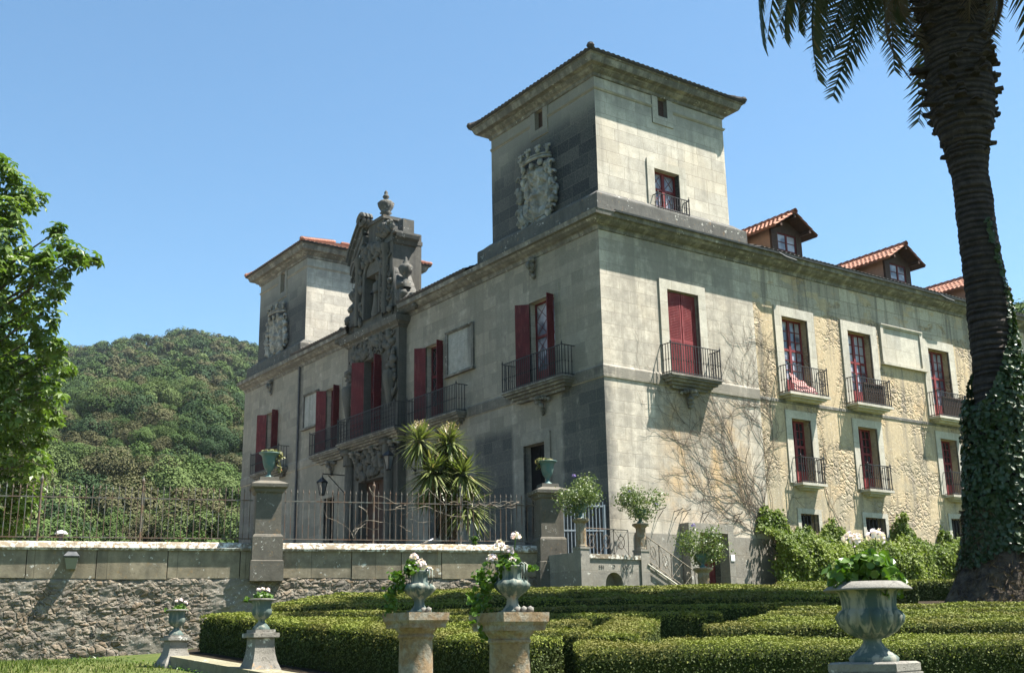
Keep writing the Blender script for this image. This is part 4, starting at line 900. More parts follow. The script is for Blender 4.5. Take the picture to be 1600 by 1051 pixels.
# ------------------------------------------------------------------ landing, steps, gate
LX0, LX1, LY = -2.35, .20, -1.3
def arch_wall(mb, x0, x1, z0, z1, cx, hw, zs, y, dep):
    """front wall with a round-headed niche"""
    th = np.linspace(np.pi, 0, 17); arc = [(cx + hw * math.cos(a), zs + hw * math.sin(a)) for a in th]
    mb.quad((x0, y, z0), (cx - hw, y, z0), (cx - hw, y, z1), (x0, y, z1)); mb.quad((cx + hw, y, z0), (x1, y, z0), (x1, y, z1), (cx + hw, y, z1))
    for (xa, za), (xb, zb) in zip(arc, arc[1:]): mb.quad((xa, y, za), (xb, y, zb), (xb, y, z1), (xa, y, z1)); mb.quad((xa, y, za), (xb, y, zb), (xb, y + dep, zb), (xa, y + dep, za))
    for s in (-1, 1): mb.quad((cx + s * hw, y, z0), (cx + s * hw, y + dep, z0), (cx + s * hw, y + dep, zs), (cx + s * hw, y, zs))
    mb.quad((cx - hw, y + dep, z0), (cx + hw, y + dep, z0), (cx + hw, y + dep, zs + hw), (cx - hw, y + dep, zs + hw))
LAND = thing('stone_landing', 'grey stone landing with arched niche and carved letters at the palace corner', 'landing', (-1.1, -.9, 2.3))
mb = MB(); arch_wall(mb, LX0 + .30, LX1 - .02, 1.8, 3.56, -1.0, .36, 2.78, LY, .42)
mb.quad((LX0 + .3, LY, 3.56), (LX1 - .02, LY, 3.56), (LX1 - .02, .4, 3.56), (LX0 + .3, .4, 3.56)); mb.quad((LX1 - .02, LY, 1.8), (LX1 - .02, 0, 1.8), (LX1 - .02, 0, 3.56), (LX1 - .02, LY, 3.56)); mb.quad((LX0, LY, 1.8), (LX0, .6, 1.8), (LX0, .6, 3.75), (LX0, LY, 3.75))
part('body', mb, M['landing'], LAND)
mb = MB().box(LX0 + .32, LX1 - .05, LY - .05, LY + .34, 3.562, 3.70); part('parapet_top', mb, M['coping'], LAND)
for x in (LX0 + .15, LX1 + .13):
    mb = MB().box(x - .19, x + .17, LY - .06, LY + .33, 1.8, 3.84); mb.box(x - .21, x + .19, LY - .08, LY + .35, 3.84, 3.90); part('pier', mb, M['landing'], LAND)
def letters(txt, x, z, sz):
    cu = bpy.data.curves.new('inscription', 'FONT'); cu.body = txt; cu.size = sz; cu.extrude = .006; cu.align_x = 'CENTER'; cu.space_character = 1.15
    tmp = bpy.data.objects.new('inscription', cu); me = bpy.data.meshes.new_from_object(tmp); bpy.data.objects.remove(tmp)
    o = bpy.data.objects.new('inscription', me); COL.objects.link(o); me.materials.clear(); me.materials.append(M['dark_stone'])
    o.rotation_euler = (R_(90), 0, 0); L = LAND['_abs']; o.location = (x - L[0], LY - .005 - L[1], z - L[2]); o.parent = LAND
letters('SSI', -1.52, 3.24, .17); letters('D', -1.0, 3.27, .16); letters('USI', -.48, 3.24, .17)
NST = 8; mb = MB()
for k in range(NST): mb.box(.33 + k * .34, .33 + (k + 1) * .34, -1.28, -.065, 1.7, 3.5 - k * .175)
STEPS = thing('stone_steps', 'straight flight of stone steps with iron circle rail going down along the sunlit wall', 'steps', (1.5, -.7, 2.3)); part('treads', mb, M['landing'], STEPS)
def circle_rail(mb, p0, p1, n, h, r=.012):
    """panels of crossed bars with a ring between p0 and p1 (bottom line), height h"""
    p0 = np.array(p0, float); p1 = np.array(p1, float); up = np.array([0, 0, h])
    mb.tube([p0, p1], r * 1.2, 5); mb.tube([p0 + up, p1 + up], r * 1.5, 5)
    for k in range(n):
        a = p0 + (p1 - p0) * k / n; b = p0 + (p1 - p0) * (k + 1) / n; c = (a + b) / 2 + up / 2
        for q in (a, b): mb.tube([q, q + up], r * 1.2, 5)
        mb.tube([a, b + up], r * .8, 4); mb.tube([b, a + up], r * .8, 4); e = (b - a) * .24; th = np.linspace(0, 2 * np.pi, 17)
        for rr in (.9, 1.0): mb.tube([c + e * math.cos(t) * rr + up * .27 * math.sin(t) * rr for t in th], r * .8, 4)
mb = MB(); circle_rail(mb, (.42, -1.34, 3.55), (3.05, -1.34, 2.2), 5, .78); part('stair_rail', mb, M['vinegrey'], STEPS)
mb = MB().tube([(.40, -1.37, 3.42), (3.1, -1.37, 2.05)], .03, 5); part('stringer', mb, M['surround'], STEPS)
mb = MB(); circle_rail(mb, (-1.95, -1.0, 3.72), (-.08, -1.0, 3.72), 3, .82, .010); solo('landing_rail', mb, M['rust'], 'low rusty iron rail of crossed bars and rings between the two posts of the landing', 'railing', origin=(-1, -1, 3.6))
def gate():
    root = thing('garden_gate', 'pale blue-grey steel bar gate standing at the dark palace corner', 'gate', (-.7, .3, 3.7)); a = np.array([-1.62, .72]); b = np.array([-.12, .12])
    def G(u, d, z): q = a + (b - a) * u; return (q[0], q[1] + d, z)
    mb = MB()
    for u in (.0, .48, .52, 1.0): mb.pbox(G, u - .018, u + .018, -.03, .03, 3.72, 5.5 if u not in (.48, .52) else 5.75)
    for z in (3.8, 4.6, 5.42): mb.pbox(G, .018, .462, -.02, .02, z, z + .05); mb.pbox(G, .538, .982, -.02, .02, z, z + .05)
    part('frame', mb, M['steel'], root); mb = MB()
    for k in range(13):
        u = .03 + k * .94 / 12
        if abs(u - .5) > .03: mb.pbox(G, u - .006, u + .006, -.012, .012, 3.82, 5.6)
    part('bars', mb, M['steel'], root)
gate()
mb = MB().box(5.22, 5.40, -.475, -.452, 3.72, 3.94); solo('notice', mb, M['notice'], 'small white card fixed on the basement door surround', 'notice', origin=(5.3, -.46, 3.7))

# ------------------------------------------------------------------ urns, flowers, potted shrubs
def leaf_ball(mb, c, r, n, size, asp=.6, m=0, seed=0, lumps=9, kind='diamond', jit=.7, fill=.55):
    """leaves over a lumpy ball: several sub-clumps with gaps between"""
    rng = np.random.default_rng(seed); c = np.array(c); r = np.broadcast_to(np.asarray(r, float), (3,))
    d = rng.normal(0, 1, (lumps, 3)); d /= np.linalg.norm(d, axis=1)[:, None]; lc = c + d * r * rng.uniform(.35, .72, (lumps, 1)); lr = rng.uniform(.30, .52, lumps)
    k = rng.integers(0, lumps, n); d = rng.normal(0, 1, (n, 3)); d /= np.linalg.norm(d, axis=1)[:, None]
    P = lc[k] + d * (lr[k][:, None] * r) * rng.uniform(fill, 1.05, (n, 1)); return mb.leaves(P, d, size, asp, m, jit, kind, .25, rng)
def blossoms(mb, pts, rad, n=26, size=.035, m=0, seed=0):
    rng = np.random.default_rng(seed)
    for p in pts:
        d = rng.normal(0, 1, (n, 3)); d[:, 2] = np.abs(d[:, 2]) * .9 - .25; d /= np.linalg.norm(d, axis=1)[:, None]
        mb.leaves(np.array(p) + d * rad * rng.uniform(.7, 1, (n, 1)), d, size, .85, m, .35, 'hex', 0, rng)
    return mb
def geranium(name, label, c, r, n, leaf, flowers, frad, seed, trail=(), fsize=.035, group='flowering plants in the garden urns'):
    root = thing(name, label, 'flower', c, group); rng = np.random.default_rng(seed)
    mb = MB(); leaf_ball(mb, (c[0], c[1], c[2] + r[2] * .45), r, n, leaf, .9, 0, seed, 11, 'hex', .55)
    for (dx, dy, dz, rr, k) in trail: leaf_ball(mb, (c[0] + dx, c[1] + dy, c[2] + dz), rr, k, leaf * .9, .8, 0, seed + 5, 9, 'hex', .6)
    part('foliage', mb, M['gleaf'], root); st = MB(); P = []
    for (dx, dy, dz) in flowers:
        p = (c[0] + dx, c[1] + dy, c[2] + dz); P.append(p); st.tube([(c[0] + dx * .4, c[1] + dy * .4, c[2] + .02), (c[0] + dx * .8, c[1] + dy * .8, c[2] + dz * .6), p], .005, 4)
    part('stems', st, M['gleaf'], root)
    for i, p in enumerate(P): part('flower_head', blossoms(MB(), [p], frad, 46, fsize, 0, seed + i), M['petal'], root)
    return root
# big bell urn on its block at the right
UC = at(1366, 1033, 8.0)
root = thing('bell_urn', 'large verdigris bell urn with gadrooned bowl and flared rim in front of the hedges', 'urn', UC); k = 1.0; z = UC[2]
mb = MB().lathe([(.165, 0), (.17, 0.025), (.155, 0.041), (.14, 0.049), (.085, 0.098), (.062, 0.135), (.066, 0.152), (.10, 0.164, .28), (.155, 0.201, .32), (.202, 0.262, .32), (.215, 0.307, .28), (.20, 0.344, .12), (.188, 0.357), (.186, 0.369), (.19, 0.426), (.205, 0.471), (.235, 0.492)], 64, UC, 14); part('bowl', mb, M['patina'], root, True)
mb = MB().lathe([(.235, 0.492), (.292, 0.480), (.305, 0.485), (.30, 0.496), (.235, 0.541), (.215, 0.537), (.19, 0.492), (.01, 0.488)], 64, UC); part('rim', mb, stone('weathered_rim', (.21, .20, .175), (.06, .056, .05), None, streak=.8, lichen=.12, bump=.5, grain=4), root, True)
geranium('geranium', 'bright green geranium with two pale pink heads in the large bell urn', (UC[0], UC[1], UC[2] + .485), (.26, .26, .24), 760, .065, [(-.06, .04, .35), (.075, -.055, .37)], .068, 41, [(-.14, .1, .05, (.09, .09, .07), 50), (.16, -.1, .05, (.08, .08, .07), 45)], .034)
P0 = thing('urn_plinth', 'stepped stone plinth carrying the large bell urn', 'plinth', (UC[0], UC[1], float(zg(UC[0], UC[1]))))
mb = MB().sqlathe([(.235, -.07), (.24, -.06), (.24, -.012), (.22, 0)], UC, .3); part('slab', mb, M['pedestal'], P0)
mb = MB().sqlathe([(.26, float(zg(UC[0], UC[1])) - .05 - z), (.26, -.45), (.21, -.42), (.21, -.13), (.25, -.10), (.25, -.07)], UC, .3); part('die', mb, M['pedestal'], P0)
# two round columns with handled urns
def column(c, ztop, r, label):
    zb = float(zg(c[0], c[1])) - .05; root = thing('stone_column', label, 'column', (c[0], c[1], zb), 'short round columns at the garden entrance'); H = ztop - zb; k = r / .16
    mb = MB().lathe([(.20 * k, 0), (.20 * k, .12), (.175 * k, .15), (r, .19), (r * 1.0, H * .55), (r * .97, H - .24 * k), (r * 1.0, H - .235 * k)], 28, (c[0], c[1], zb)); part('shaft', mb, M['column'], root, True)
    mb = MB().lathe([(r, 0), (r * 1.06, .012 * k), (r * 1.06, .03 * k), (r, .036 * k), (r * 1.03, .05 * k), (r * 1.22, .085 * k), (r * 1.25, .10 * k)], 28, (c[0], c[1], ztop - .235 * k)).sqlathe([(r * 1.26, -.137 * k), (r * 1.28, -.10 * k), (r * 1.40, -.07 * k), (r * 1.42, 0)], (c[0], c[1], ztop), .05); part('capital', mb, M['column'], root)
    return root
def handled_urn(c, k, label, zs=.80):
    root = thing('handled_urn', label, 'urn', c, 'two-handled urns on the round columns')
    mb = MB().sqlathe([(.10 * k, 0), (.10 * k, .03 * k)], c, .05).lathe([(.10 * k, .03 * k), (.09 * k, .05 * k), (.06 * k, .10 * k), (.055 * k, .17 * k), (.075 * k, .20 * k, .2), (.13 * k, .255 * k, .26), (.165 * k, .31 * k, .28), (.17 * k, .345 * k, .22), (.15 * k, .385 * k, .04), (.105 * k, .40 * k), (.095 * k, .42 * k), (.095 * k, .52 * k), (.125 * k, .56 * k), (.12 * k, .57 * k), (.09 * k, .55 * k), (.01, .54 * k)], 40, c, 12); mb.map(lambda V: np.stack([V[:, 0], V[:, 1], c[2] + (V[:, 2] - c[2]) * zs], 1)); part('bowl', mb, M['patina'], root, True)
    for s in (-1, 1):
        h = MB(); a = math.atan2(-C_RIGHT[1], -C_RIGHT[0]) if s < 0 else math.atan2(C_RIGHT[1], C_RIGHT[0]); a -= .5; d = np.array([math.cos(a), math.sin(a), 0]); n = np.array([-d[1], d[0], 0])
        for q in (-.03 * k, .03 * k):
            o = np.array(c) + n * q; h.tube([o + d * .15 * k + [0, 0, .37 * k], o + d * .155 * k + [0, 0, .46 * k], o + d * .15 * k + [0, 0, .58 * k], o + d * .13 * k + [0, 0, .60 * k], o + d * .10 * k + [0, 0, .57 * k]], .012 * k, 6)
        h.map(lambda V: np.stack([V[:, 0], V[:, 1], c[2] + (V[:, 2] - c[2]) * zs], 1)); part('handle', h, M['patina'], root, True)
    return root
c1 = at(650, 957, 10.7); c2 = at(795, 957, 9.05)
for (c, r, nm, sd, dd) in ((c1, .158, 'left', 51, 10.7), (c2, .160, 'right', 52, 9.05)):
    left = nm == 'left'
    column(c, c[2], r, 'orange-lichened round column carrying an urn, nearer the flared pedestals' if left else 'orange-lichened round column carrying an urn, farther from the flared pedestals')
    u = c + C_RIGHT * .03; k = .84 if left else .80
    handled_urn((u[0], u[1], c[2]), k, 'verdigris two-handled urn on the round column nearer the flared pedestals' if left else 'verdigris two-handled urn on the round column farther from the flared pedestals')
    R3 = np.array([C_RIGHT[0], C_RIGHT[1], 0])
    fl = [(-.02, .0, .17), (.045, -.03, .12), (.10, -.07, .05), (.02, -.01, .10)] if left else [(-.05, .03, .21), (.015, -.01, .16), (.06, -.04, .27), (.03, -.02, .08), (-.11, .05, .10)]
    geranium('geranium', 'trailing geranium with slanting pink-white heads on the left round column' if left else 'trailing geranium with upright white heads on the right round column', (u[0] - .03, u[1] + .02, c[2] + .40 * k), (.13, .13, .11), 150, .042, fl, .042, sd,
             [(-.15, .09, -.06, (.13, .11, .13), 160), (-.20, .13, -.22, (.12, .1, .16), 130)] + ([] if left else [(-.17, .11, -.36, (.13, .1, .20), 170), (.16, -.11, .02, (.06, .06, .05), 30)]), .026)
    st = MB(); rr = np.random.default_rng(sd)
    for q in range(2 if left else 3): st.blob((c[0] + C_RIGHT[0] * (.07 + .05 * q) - .06 * C_FWD[0], c[1] + C_RIGHT[1] * (.07 + .05 * q) - .06 * C_FWD[1], c[2] + .022), (.035, .03, .03), 7, noise=.3)
    for v in st.c[:1]: pass
    part_ = thing('loose_stones', 'few pale loose stones beside the urn foot on the left round column' if left else 'few pale loose stones beside the urn foot on the right round column', 'stone', (c[0], c[1], c[2]), 'loose stones on the column tops'); 
    for V, F, m_ in st.c:
        q = MB(); q.add(V, F - F.min()); part('stone', q, M['pedestal'], part_, True)
# flared pedestals with small bell urns on the kerb
def flared(c, zt, k, label):
    zb = float(zg(c[0], c[1])) - .05; root = thing('flared_pedestal', label, 'pedestal', (c[0], c[1], zb), 'flared pedestals on the garden kerb'); H = zt - zb; a = .02
    mb = MB().sqlathe([(.215 * k, 0), (.22 * k, H * .13), (.212 * k, H * .20), (.185 * k, H * .30), (.155 * k, H * .42), (.135 * k, H * .56), (.125 * k, H * .72), (.125 * k, H * .845), (.12 * k, H * .85)], (c[0], c[1], zb), a); part('die', mb, M['pedestal'], root)
    mb = MB().sqlathe([(.165 * k, H * .852), (.168 * k, H * .86), (.168 * k, H * .935), (.13 * k, H * .94), (.13 * k, H)], (c[0], c[1], zb), a); part('cap', mb, M['pedestal'], root)
def bell(c, k, label):
    root = thing('bell_urn', label, 'urn', c, 'small grey bell urns on flared pedestals')
    mb = MB().lathe([(.115 * k, 0), (.115 * k, .02 * k), (.09 * k, .05 * k), (.045 * k, .10 * k), (.045 * k, .125 * k), (.09 * k, .15 * k, .1), (.125 * k, .20 * k, .1), (.13 * k, .25 * k, .06), (.12 * k, .28 * k), (.122 * k, .33 * k), (.14 * k, .37 * k)], 36, c, 10); part('bowl', mb, M['patina'], root, True)
    part('rim', MB().lathe([(.14 * k, .37 * k), (.178 * k, .375 * k), (.175 * k, .395 * k), (.13 * k, .40 * k), (.01, .37 * k)], 36, c), M['trim'], root, True)
p2 = at(408, 983, 14.0); p1 = at(275, 992, 16.0)
flared(p2, p2[2], 1.0, 'flared grey stone pedestal standing on the kerb, nearer the round columns'); bell(p2, .92, 'small grey bell urn on the flared pedestal nearer the round columns')
flared(p1, p1[2], .98, 'flared pale stone pedestal at the far end of the kerb by the rubble wall'); bell(p1, .88, 'small grey bell urn on the flared pedestal at the far end of the kerb')
geranium('geranium', 'low green plant in the small urn nearer the round columns', (p2[0], p2[1], p2[2] + .34), (.14, .14, .09), 130, .045, [(.0, .0, .14), (.05, -.04, .13), (-.04, .03, .13)], .025, 61, [(-.15, .1, .02, (.07, .06, .04), 30)], .022)
geranium('geranium', 'low green plant in the small urn at the far end of the kerb', (p1[0], p1[1], p1[2] + .32), (.13, .13, .09), 110, .045, [(.03, -.02, .16), (.09, -.06, .12), (-.02, .0, .14)], .024, 62, [(-.13, .09, .02, (.06, .05, .04), 26)], .022)
# kerb
mb = MB(); ys = np.linspace(-13.75, -24.0, 42); x0 = -19.66
for y0, y1 in zip(ys[::4], ys[4::4]):
    zt = float(zg(x0, (y0 + y1) / 2)) + .16; 
    mb.hexa([(x, y, z) for x in (x0 - .12, x0 + .24) for y in (y0 - .004, y1 + .004) for z in (.0, float(zg(x0, y)) + .15)])
solo('stone_kerb', mb, M['kerb'], 'low mossy stone kerb running under the flared pedestals beside the lawn', 'kerb', origin=(x0, -16, .5))

# pillar urns with trailing plants
def goblet(c, k, label):
    root = thing('pillar_urn', label, 'urn', c, 'verdigris goblet urns on the stone pillars')
    mb = MB().lathe([(.16 * k, 0), (.15 * k, .04 * k), (.06 * k, .10 * k), (.05 * k, .17 * k), (.10 * k, .24 * k), (.17 * k, .34 * k), (.21 * k, .5 * k), (.23 * k, .66 * k), (.27 * k, .74 * k), (.34 * k, .78 * k), (.34 * k, .80 * k), (.25 * k, .79 * k), (.02, .74 * k)], 28, c); part('bowl', mb, M['teal'], root, True)
a1 = (PC1[0], PC1[1], 6.14); a2 = (PC2[0], PC2[1], 6.14)
goblet(a1, .98, 'verdigris goblet urn with yellow-green trailing plant on the pillar between the two railing runs'); goblet(a2, .98, 'verdigris goblet urn with thin trailing plant on the pillar beside the steel gate')
def trailing(c, seed, n, dirn, drop, label):
    mb = MB(); rng = np.random.default_rng(seed); leaf_ball(mb, (c[0], c[1], c[2] + .80), (.34, .34, .12), n, .075, .7, 0, seed, 9, 'hex', .6)
    d = np.array([dirn[0], dirn[1]])
    k = int(n * drop); s = rng.uniform(0, 1, k); P = np.stack([c[0] + d[0] * (.30 + .05 * np.sin(s * 9)) + rng.normal(0, .05, k), c[1] + d[1] * (.30 + .05 * np.sin(s * 7)) + rng.normal(0, .05, k), c[2] + .80 - s * .62 * min(1, drop) + rng.normal(0, .03, k)], 1)
    if k: mb.leaves(P, np.tile([d[0], d[1], .3], (k, 1)), .075, .7, 0, .6, 'hex')
    solo('trailing_plant', mb, M['aeon'], label, 'plant', 'trailing plants in the pillar urns', origin=(c[0], c[1], c[2] + .75))
trailing(a1, 71, 120, (C_RIGHT[0], C_RIGHT[1]), 1.0, 'yellow-green plant spilling down the right side of the goblet urn between the railing runs'); trailing(a2, 72, 110, (-C_RIGHT[0], -C_RIGHT[1]), .45, 'sparse yellow-green plant topping the goblet urn beside the steel gate')

# landing posts with potted shrubs
def post(x, y, zb, zt, label, k=1.0):
    root = thing('stone_post', label, 'post', (x, y, zb), 'stone posts carrying potted shrubs')
    part('shaft', MB().lathe([(.19 * k, 0), (.19 * k, .05), (.165 * k, .07), (.16 * k, zt - zb - .16)], 8, (x, y, zb)), M['column'], root)
    part('cap', MB().lathe([(.16 * k, -.16), (.19 * k, -.13), (.27 * k, -.07), (.28 * k, -.02), (.25 * k, .0), (.01, .0)], 8, (x, y, zt)), M['column'], root)
def pot(c, k, label):
    root = thing('shrub_pot', label, 'pot', c, 'small verdigris pots under clipped shrubs')
    part('bowl', MB().lathe([(.13 * k, 0), (.10 * k, .05 * k), (.05 * k, .10 * k), (.06 * k, .16 * k), (.16 * k, .24 * k), (.21 * k, .36 * k), (.22 * k, .44 * k), (.26 * k, .46 * k), (.20 * k, .45 * k), (.02, .42 * k)], 20, c), M['teal'], root, True)
def pot_shrub(c, r, n, seed, label, fl):
    root = thing('potted_shrub', label, 'shrub', c, 'leafy shrubs in small pots'); mb = MB(); leaf_ball(mb, (c[0], c[1], c[2] + r[2] * .62), np.array(r) * 1.36, int(n * 2.2), .085, .55, 0, seed, 20, 'diamond', .9, .3); part('foliage', mb, M['shrub'], root)
    part('stem', MB().tube([(c[0], c[1], c[2] - .05), (c[0] + .02, c[1], c[2] + r[2] * .5)], .03, 6), M['bark'], root)
    if fl: part('flowers', blossoms(MB(), [(c[0] + a, c[1] + b, c[2] + d) for a, b, d in fl], .07, 18, .05, 0, seed), M['mauve'], root)
X1 = LX0 + .15; X2 = LX1 + .13; yq = LY + .13
post(X1, yq, 3.9, 4.80, 'round stone post on the landing in front of the steel gate'); post(X2, yq, 3.9, 4.76, 'round stone post on the landing at the head of the steps')
pot((X1, yq, 4.80), 1.0, 'small verdigris pot on the landing post in front of the steel gate'); pot((X2, yq, 4.76), 1.0, 'small verdigris pot on the landing post at the head of the steps')
pot_shrub((X1, yq, 5.15), (.84, .84, .62), 1500, 81, 'wide leafy potted shrub beside the right stone pillar and its urn', [(-.45, -.3, .95)]); pot_shrub((X2, yq, 5.05), (.74, .74, .56), 1250, 82, 'leafy potted shrub against the sunlit wall at the head of the steps', [(-.5, -.1, .70), (.3, -.5, .3)])
q3 = at(1098, 880, 35.2); zb3 = float(zg(q3[0], q3[1])) - .05
post(q3[0], q3[1], zb3, 3.12, 'round stone post standing before the basement door', 1.1); pot((q3[0], q3[1], 3.12), .9, 'small verdigris pot on the post before the basement door')
pot_shrub((q3[0], q3[1], 3.42), (.70, .70, .60), 1250, 83, 'leafy potted shrub half hiding the basement door', [(-.42, -.1, .95)])

# ------------------------------------------------------------------ small things on and behind the wall
tl = wt(112, 3.6); c = W(tl, .05, 0)
root = thing('wall_lamp', 'hooded grey lamp fixed to the pale ashlar course of the garden wall', 'wall lamp', W(tl, .05, 3.6))
mb = MB(); V = []
for (hw, d0, d1, z) in ((.12, .04, .18, 3.30), (.19, .04, .34, 3.62)):
    V += [W(tl - hw, d0, z), W(tl + hw, d0, z), W(tl + hw, d1, z), W(tl - hw, d1, z)]
mb.add(V, [(0, 1, 2, 3), (4, 5, 6, 7), (0, 1, 5, 4), (1, 2, 6, 5), (2, 3, 7, 6), (3, 0, 4, 7)]); part('housing', mb, M['lampglass'], root)
V = []
for (hw, d0, d1, z) in ((.21, .03, .37, 3.63), (.22, .03, .38, 3.67), (.12, .03, .20, 3.80)):
    V += [W(tl - hw, d0, z), W(tl + hw, d0, z), W(tl + hw, d1, z), W(tl - hw, d1, z)]
mb = MB().add(V, [(0, 1, 2, 3), (0, 1, 5, 4), (1, 2, 6, 5), (2, 3, 7, 6), (3, 0, 4, 7), (4, 5, 9, 8), (5, 6, 10, 9), (6, 7, 11, 10), (7, 4, 8, 11), (8, 9, 10, 11)]); part('hood', mb, M['lead'], root)
g = at(95, 842, 37.5); root = thing('garden_lamp', 'small mushroom garden lamp standing behind the railing', 'garden lamp', (g[0], g[1], 3.9))
part('stem', MB().lathe([(.05, 0), (.05, .55), (.07, .56), (.07, .62)], 8, (g[0], g[1], 3.9)).lathe([(.06, .62), (.075, .80), (.05, .82)], 8, (g[0], g[1], 3.9)), M['lead'], root); part('cap', MB().lathe([(.20, .80), (.21, .82), (.12, .90), (.02, .93)], 16, (g[0], g[1], 3.9)), M['notice'], root, True)
tc = wt(670, 4.2); mb = MB(); us = np.linspace(0, 1, 12); vs = np.linspace(0, 1, 6); U, V_ = np.meshgrid(us, vs, indexing='ij'); q = np.array([W(tc - .24 + .44 * u, -.3 + .2 * v + .03 * math.sin(6 * u), 4.13 + .20 * u ** 1.5 * (1 - .3 * v) + .05 * v + .02 * math.sin(9 * u + 4 * v)) for u, v in zip(U.ravel(), V_.ravel())]); mb.grid(q[:, 0].reshape(U.shape), q[:, 1].reshape(U.shape), q[:, 2].reshape(U.shape))
solo('white_cloth', mb, M['white'], 'crumpled white cloth lying on the wall coping inside the railing', 'cloth', smooth=True, origin=W(tc, -.25, 4.12))
tt = wt(744, 4.2); mb = MB(); leaf_ball(mb, W(tt, -.1, 4.27), (.17, .17, .16), 160, .06, .7, 0, 91, 8, 'hex', .6); solo('wall_weed', mb, M['gleaf'], 'bright green weed tuft growing on the wall coping below the cordyline', 'plant', origin=W(tt, -.1, 4.12))

# ------------------------------------------------------------------ cordyline
def cordyline():
    root = thing('cordyline', 'tall cordyline with spiky leaf heads and pale seed plumes behind the railing', 'tree', (-5.25, 4.35, 3.9)); rng = np.random.default_rng(12); tr = MB(); base = np.array([*at(700, 845, 39.2)[:2], 3.9])
    heads = [(at(655, 690, 39.2), .88, True), (at(702, 692, 39.4), .85, True), (at(676, 738, 38.9), 1.05, True), (at(722, 742, 39.0), 1.05, False), (at(696, 716, 39.5), .9, True), (at(730, 792, 38.6), 1.05, False), (at(672, 765, 39.5), .85, False)]
    for h, r, fl in heads:
        h = np.array(h); mid = base * .45 + h * .55; mid[:2] = base[:2] * .7 + h[:2] * .3; tr.tube([base + rng.normal(0, .08, 3) * [1, 1, 0], mid, h - [0, 0, .15]], [.15, .10, .07], 8)
        n = 210; mb = MB(); az = rng.uniform(0, 2 * np.pi, n); el = rng.uniform(-.95, 1.35, n); L = 1.12 * r * rng.uniform(.75, 1.05, n)
        V = []
        for a, e, l in zip(az, el, L):
            d = np.array([math.cos(a) * math.cos(e), math.sin(a) * math.cos(e), math.sin(e)]); s = np.array([-math.sin(a), math.cos(a), 0]); sag = .32 * l * max(0, math.cos(e)); w = .036 * r
            p0 = h + d * .06; p1 = h + d * l * .5 - [0, 0, sag * .25]; p2 = h + d * l - [0, 0, sag]
            V += [p0 - s * w * .7, p0 + s * w * .7, p1 + s * w * 1.2, p1 - s * w * 1.2, p1 - s * w * 1.2, p1 + s * w * 1.2, p2 + s * w * .15, p2 - s * w * .15]
        V = np.array(V); mb.add(V, np.arange(len(V)).reshape(-1, 4)); part('leaf_head', mb, M['cord'], root)
        if fl:
            mb = MB(); n = 240; d = rng.normal(0, 1, (n, 3)); d[:, 2] = np.abs(d[:, 2]); d /= np.linalg.norm(d, axis=1)[:, None]; P = h + [0, 0, .42] + d * [.40, .40, .46] * r * rng.uniform(.3, 1, (n, 1)); mb.leaves(P, d, .07, .5, 0, .8)
            for k in range(16): mb.tube([h, h + [0, 0, .2] + d[k] * .4 * r], .008, 3)
            part('seed_plume', mb, M['plume'], root)
    # dry skirt hanging round the trunks
    part('trunk', tr, M['bark'], root); mb = MB(); n = 160; a = rng.uniform(0, 6.28, n); z = rng.uniform(4.9, 7.0, n); P = np.stack([base[0] + .28 * np.cos(a), base[1] + .28 * np.sin(a), z], 1); V = []
    for p, q in zip(P, a):
        s = np.array([-math.sin(q), math.cos(q), 0]); o = np.array([math.cos(q), math.sin(q), 0]); V += [p - s * .03, p + s * .03, p + o * .14 + [0, 0, -.7] + s * .01, p + o * .14 + [0, 0, -.7] - s * .01]
    mb.add(np.array(V), np.arange(len(V)).reshape(-1, 4)); part('dry_leaf_skirt', mb, M['dryfrond'], root)
cordyline()

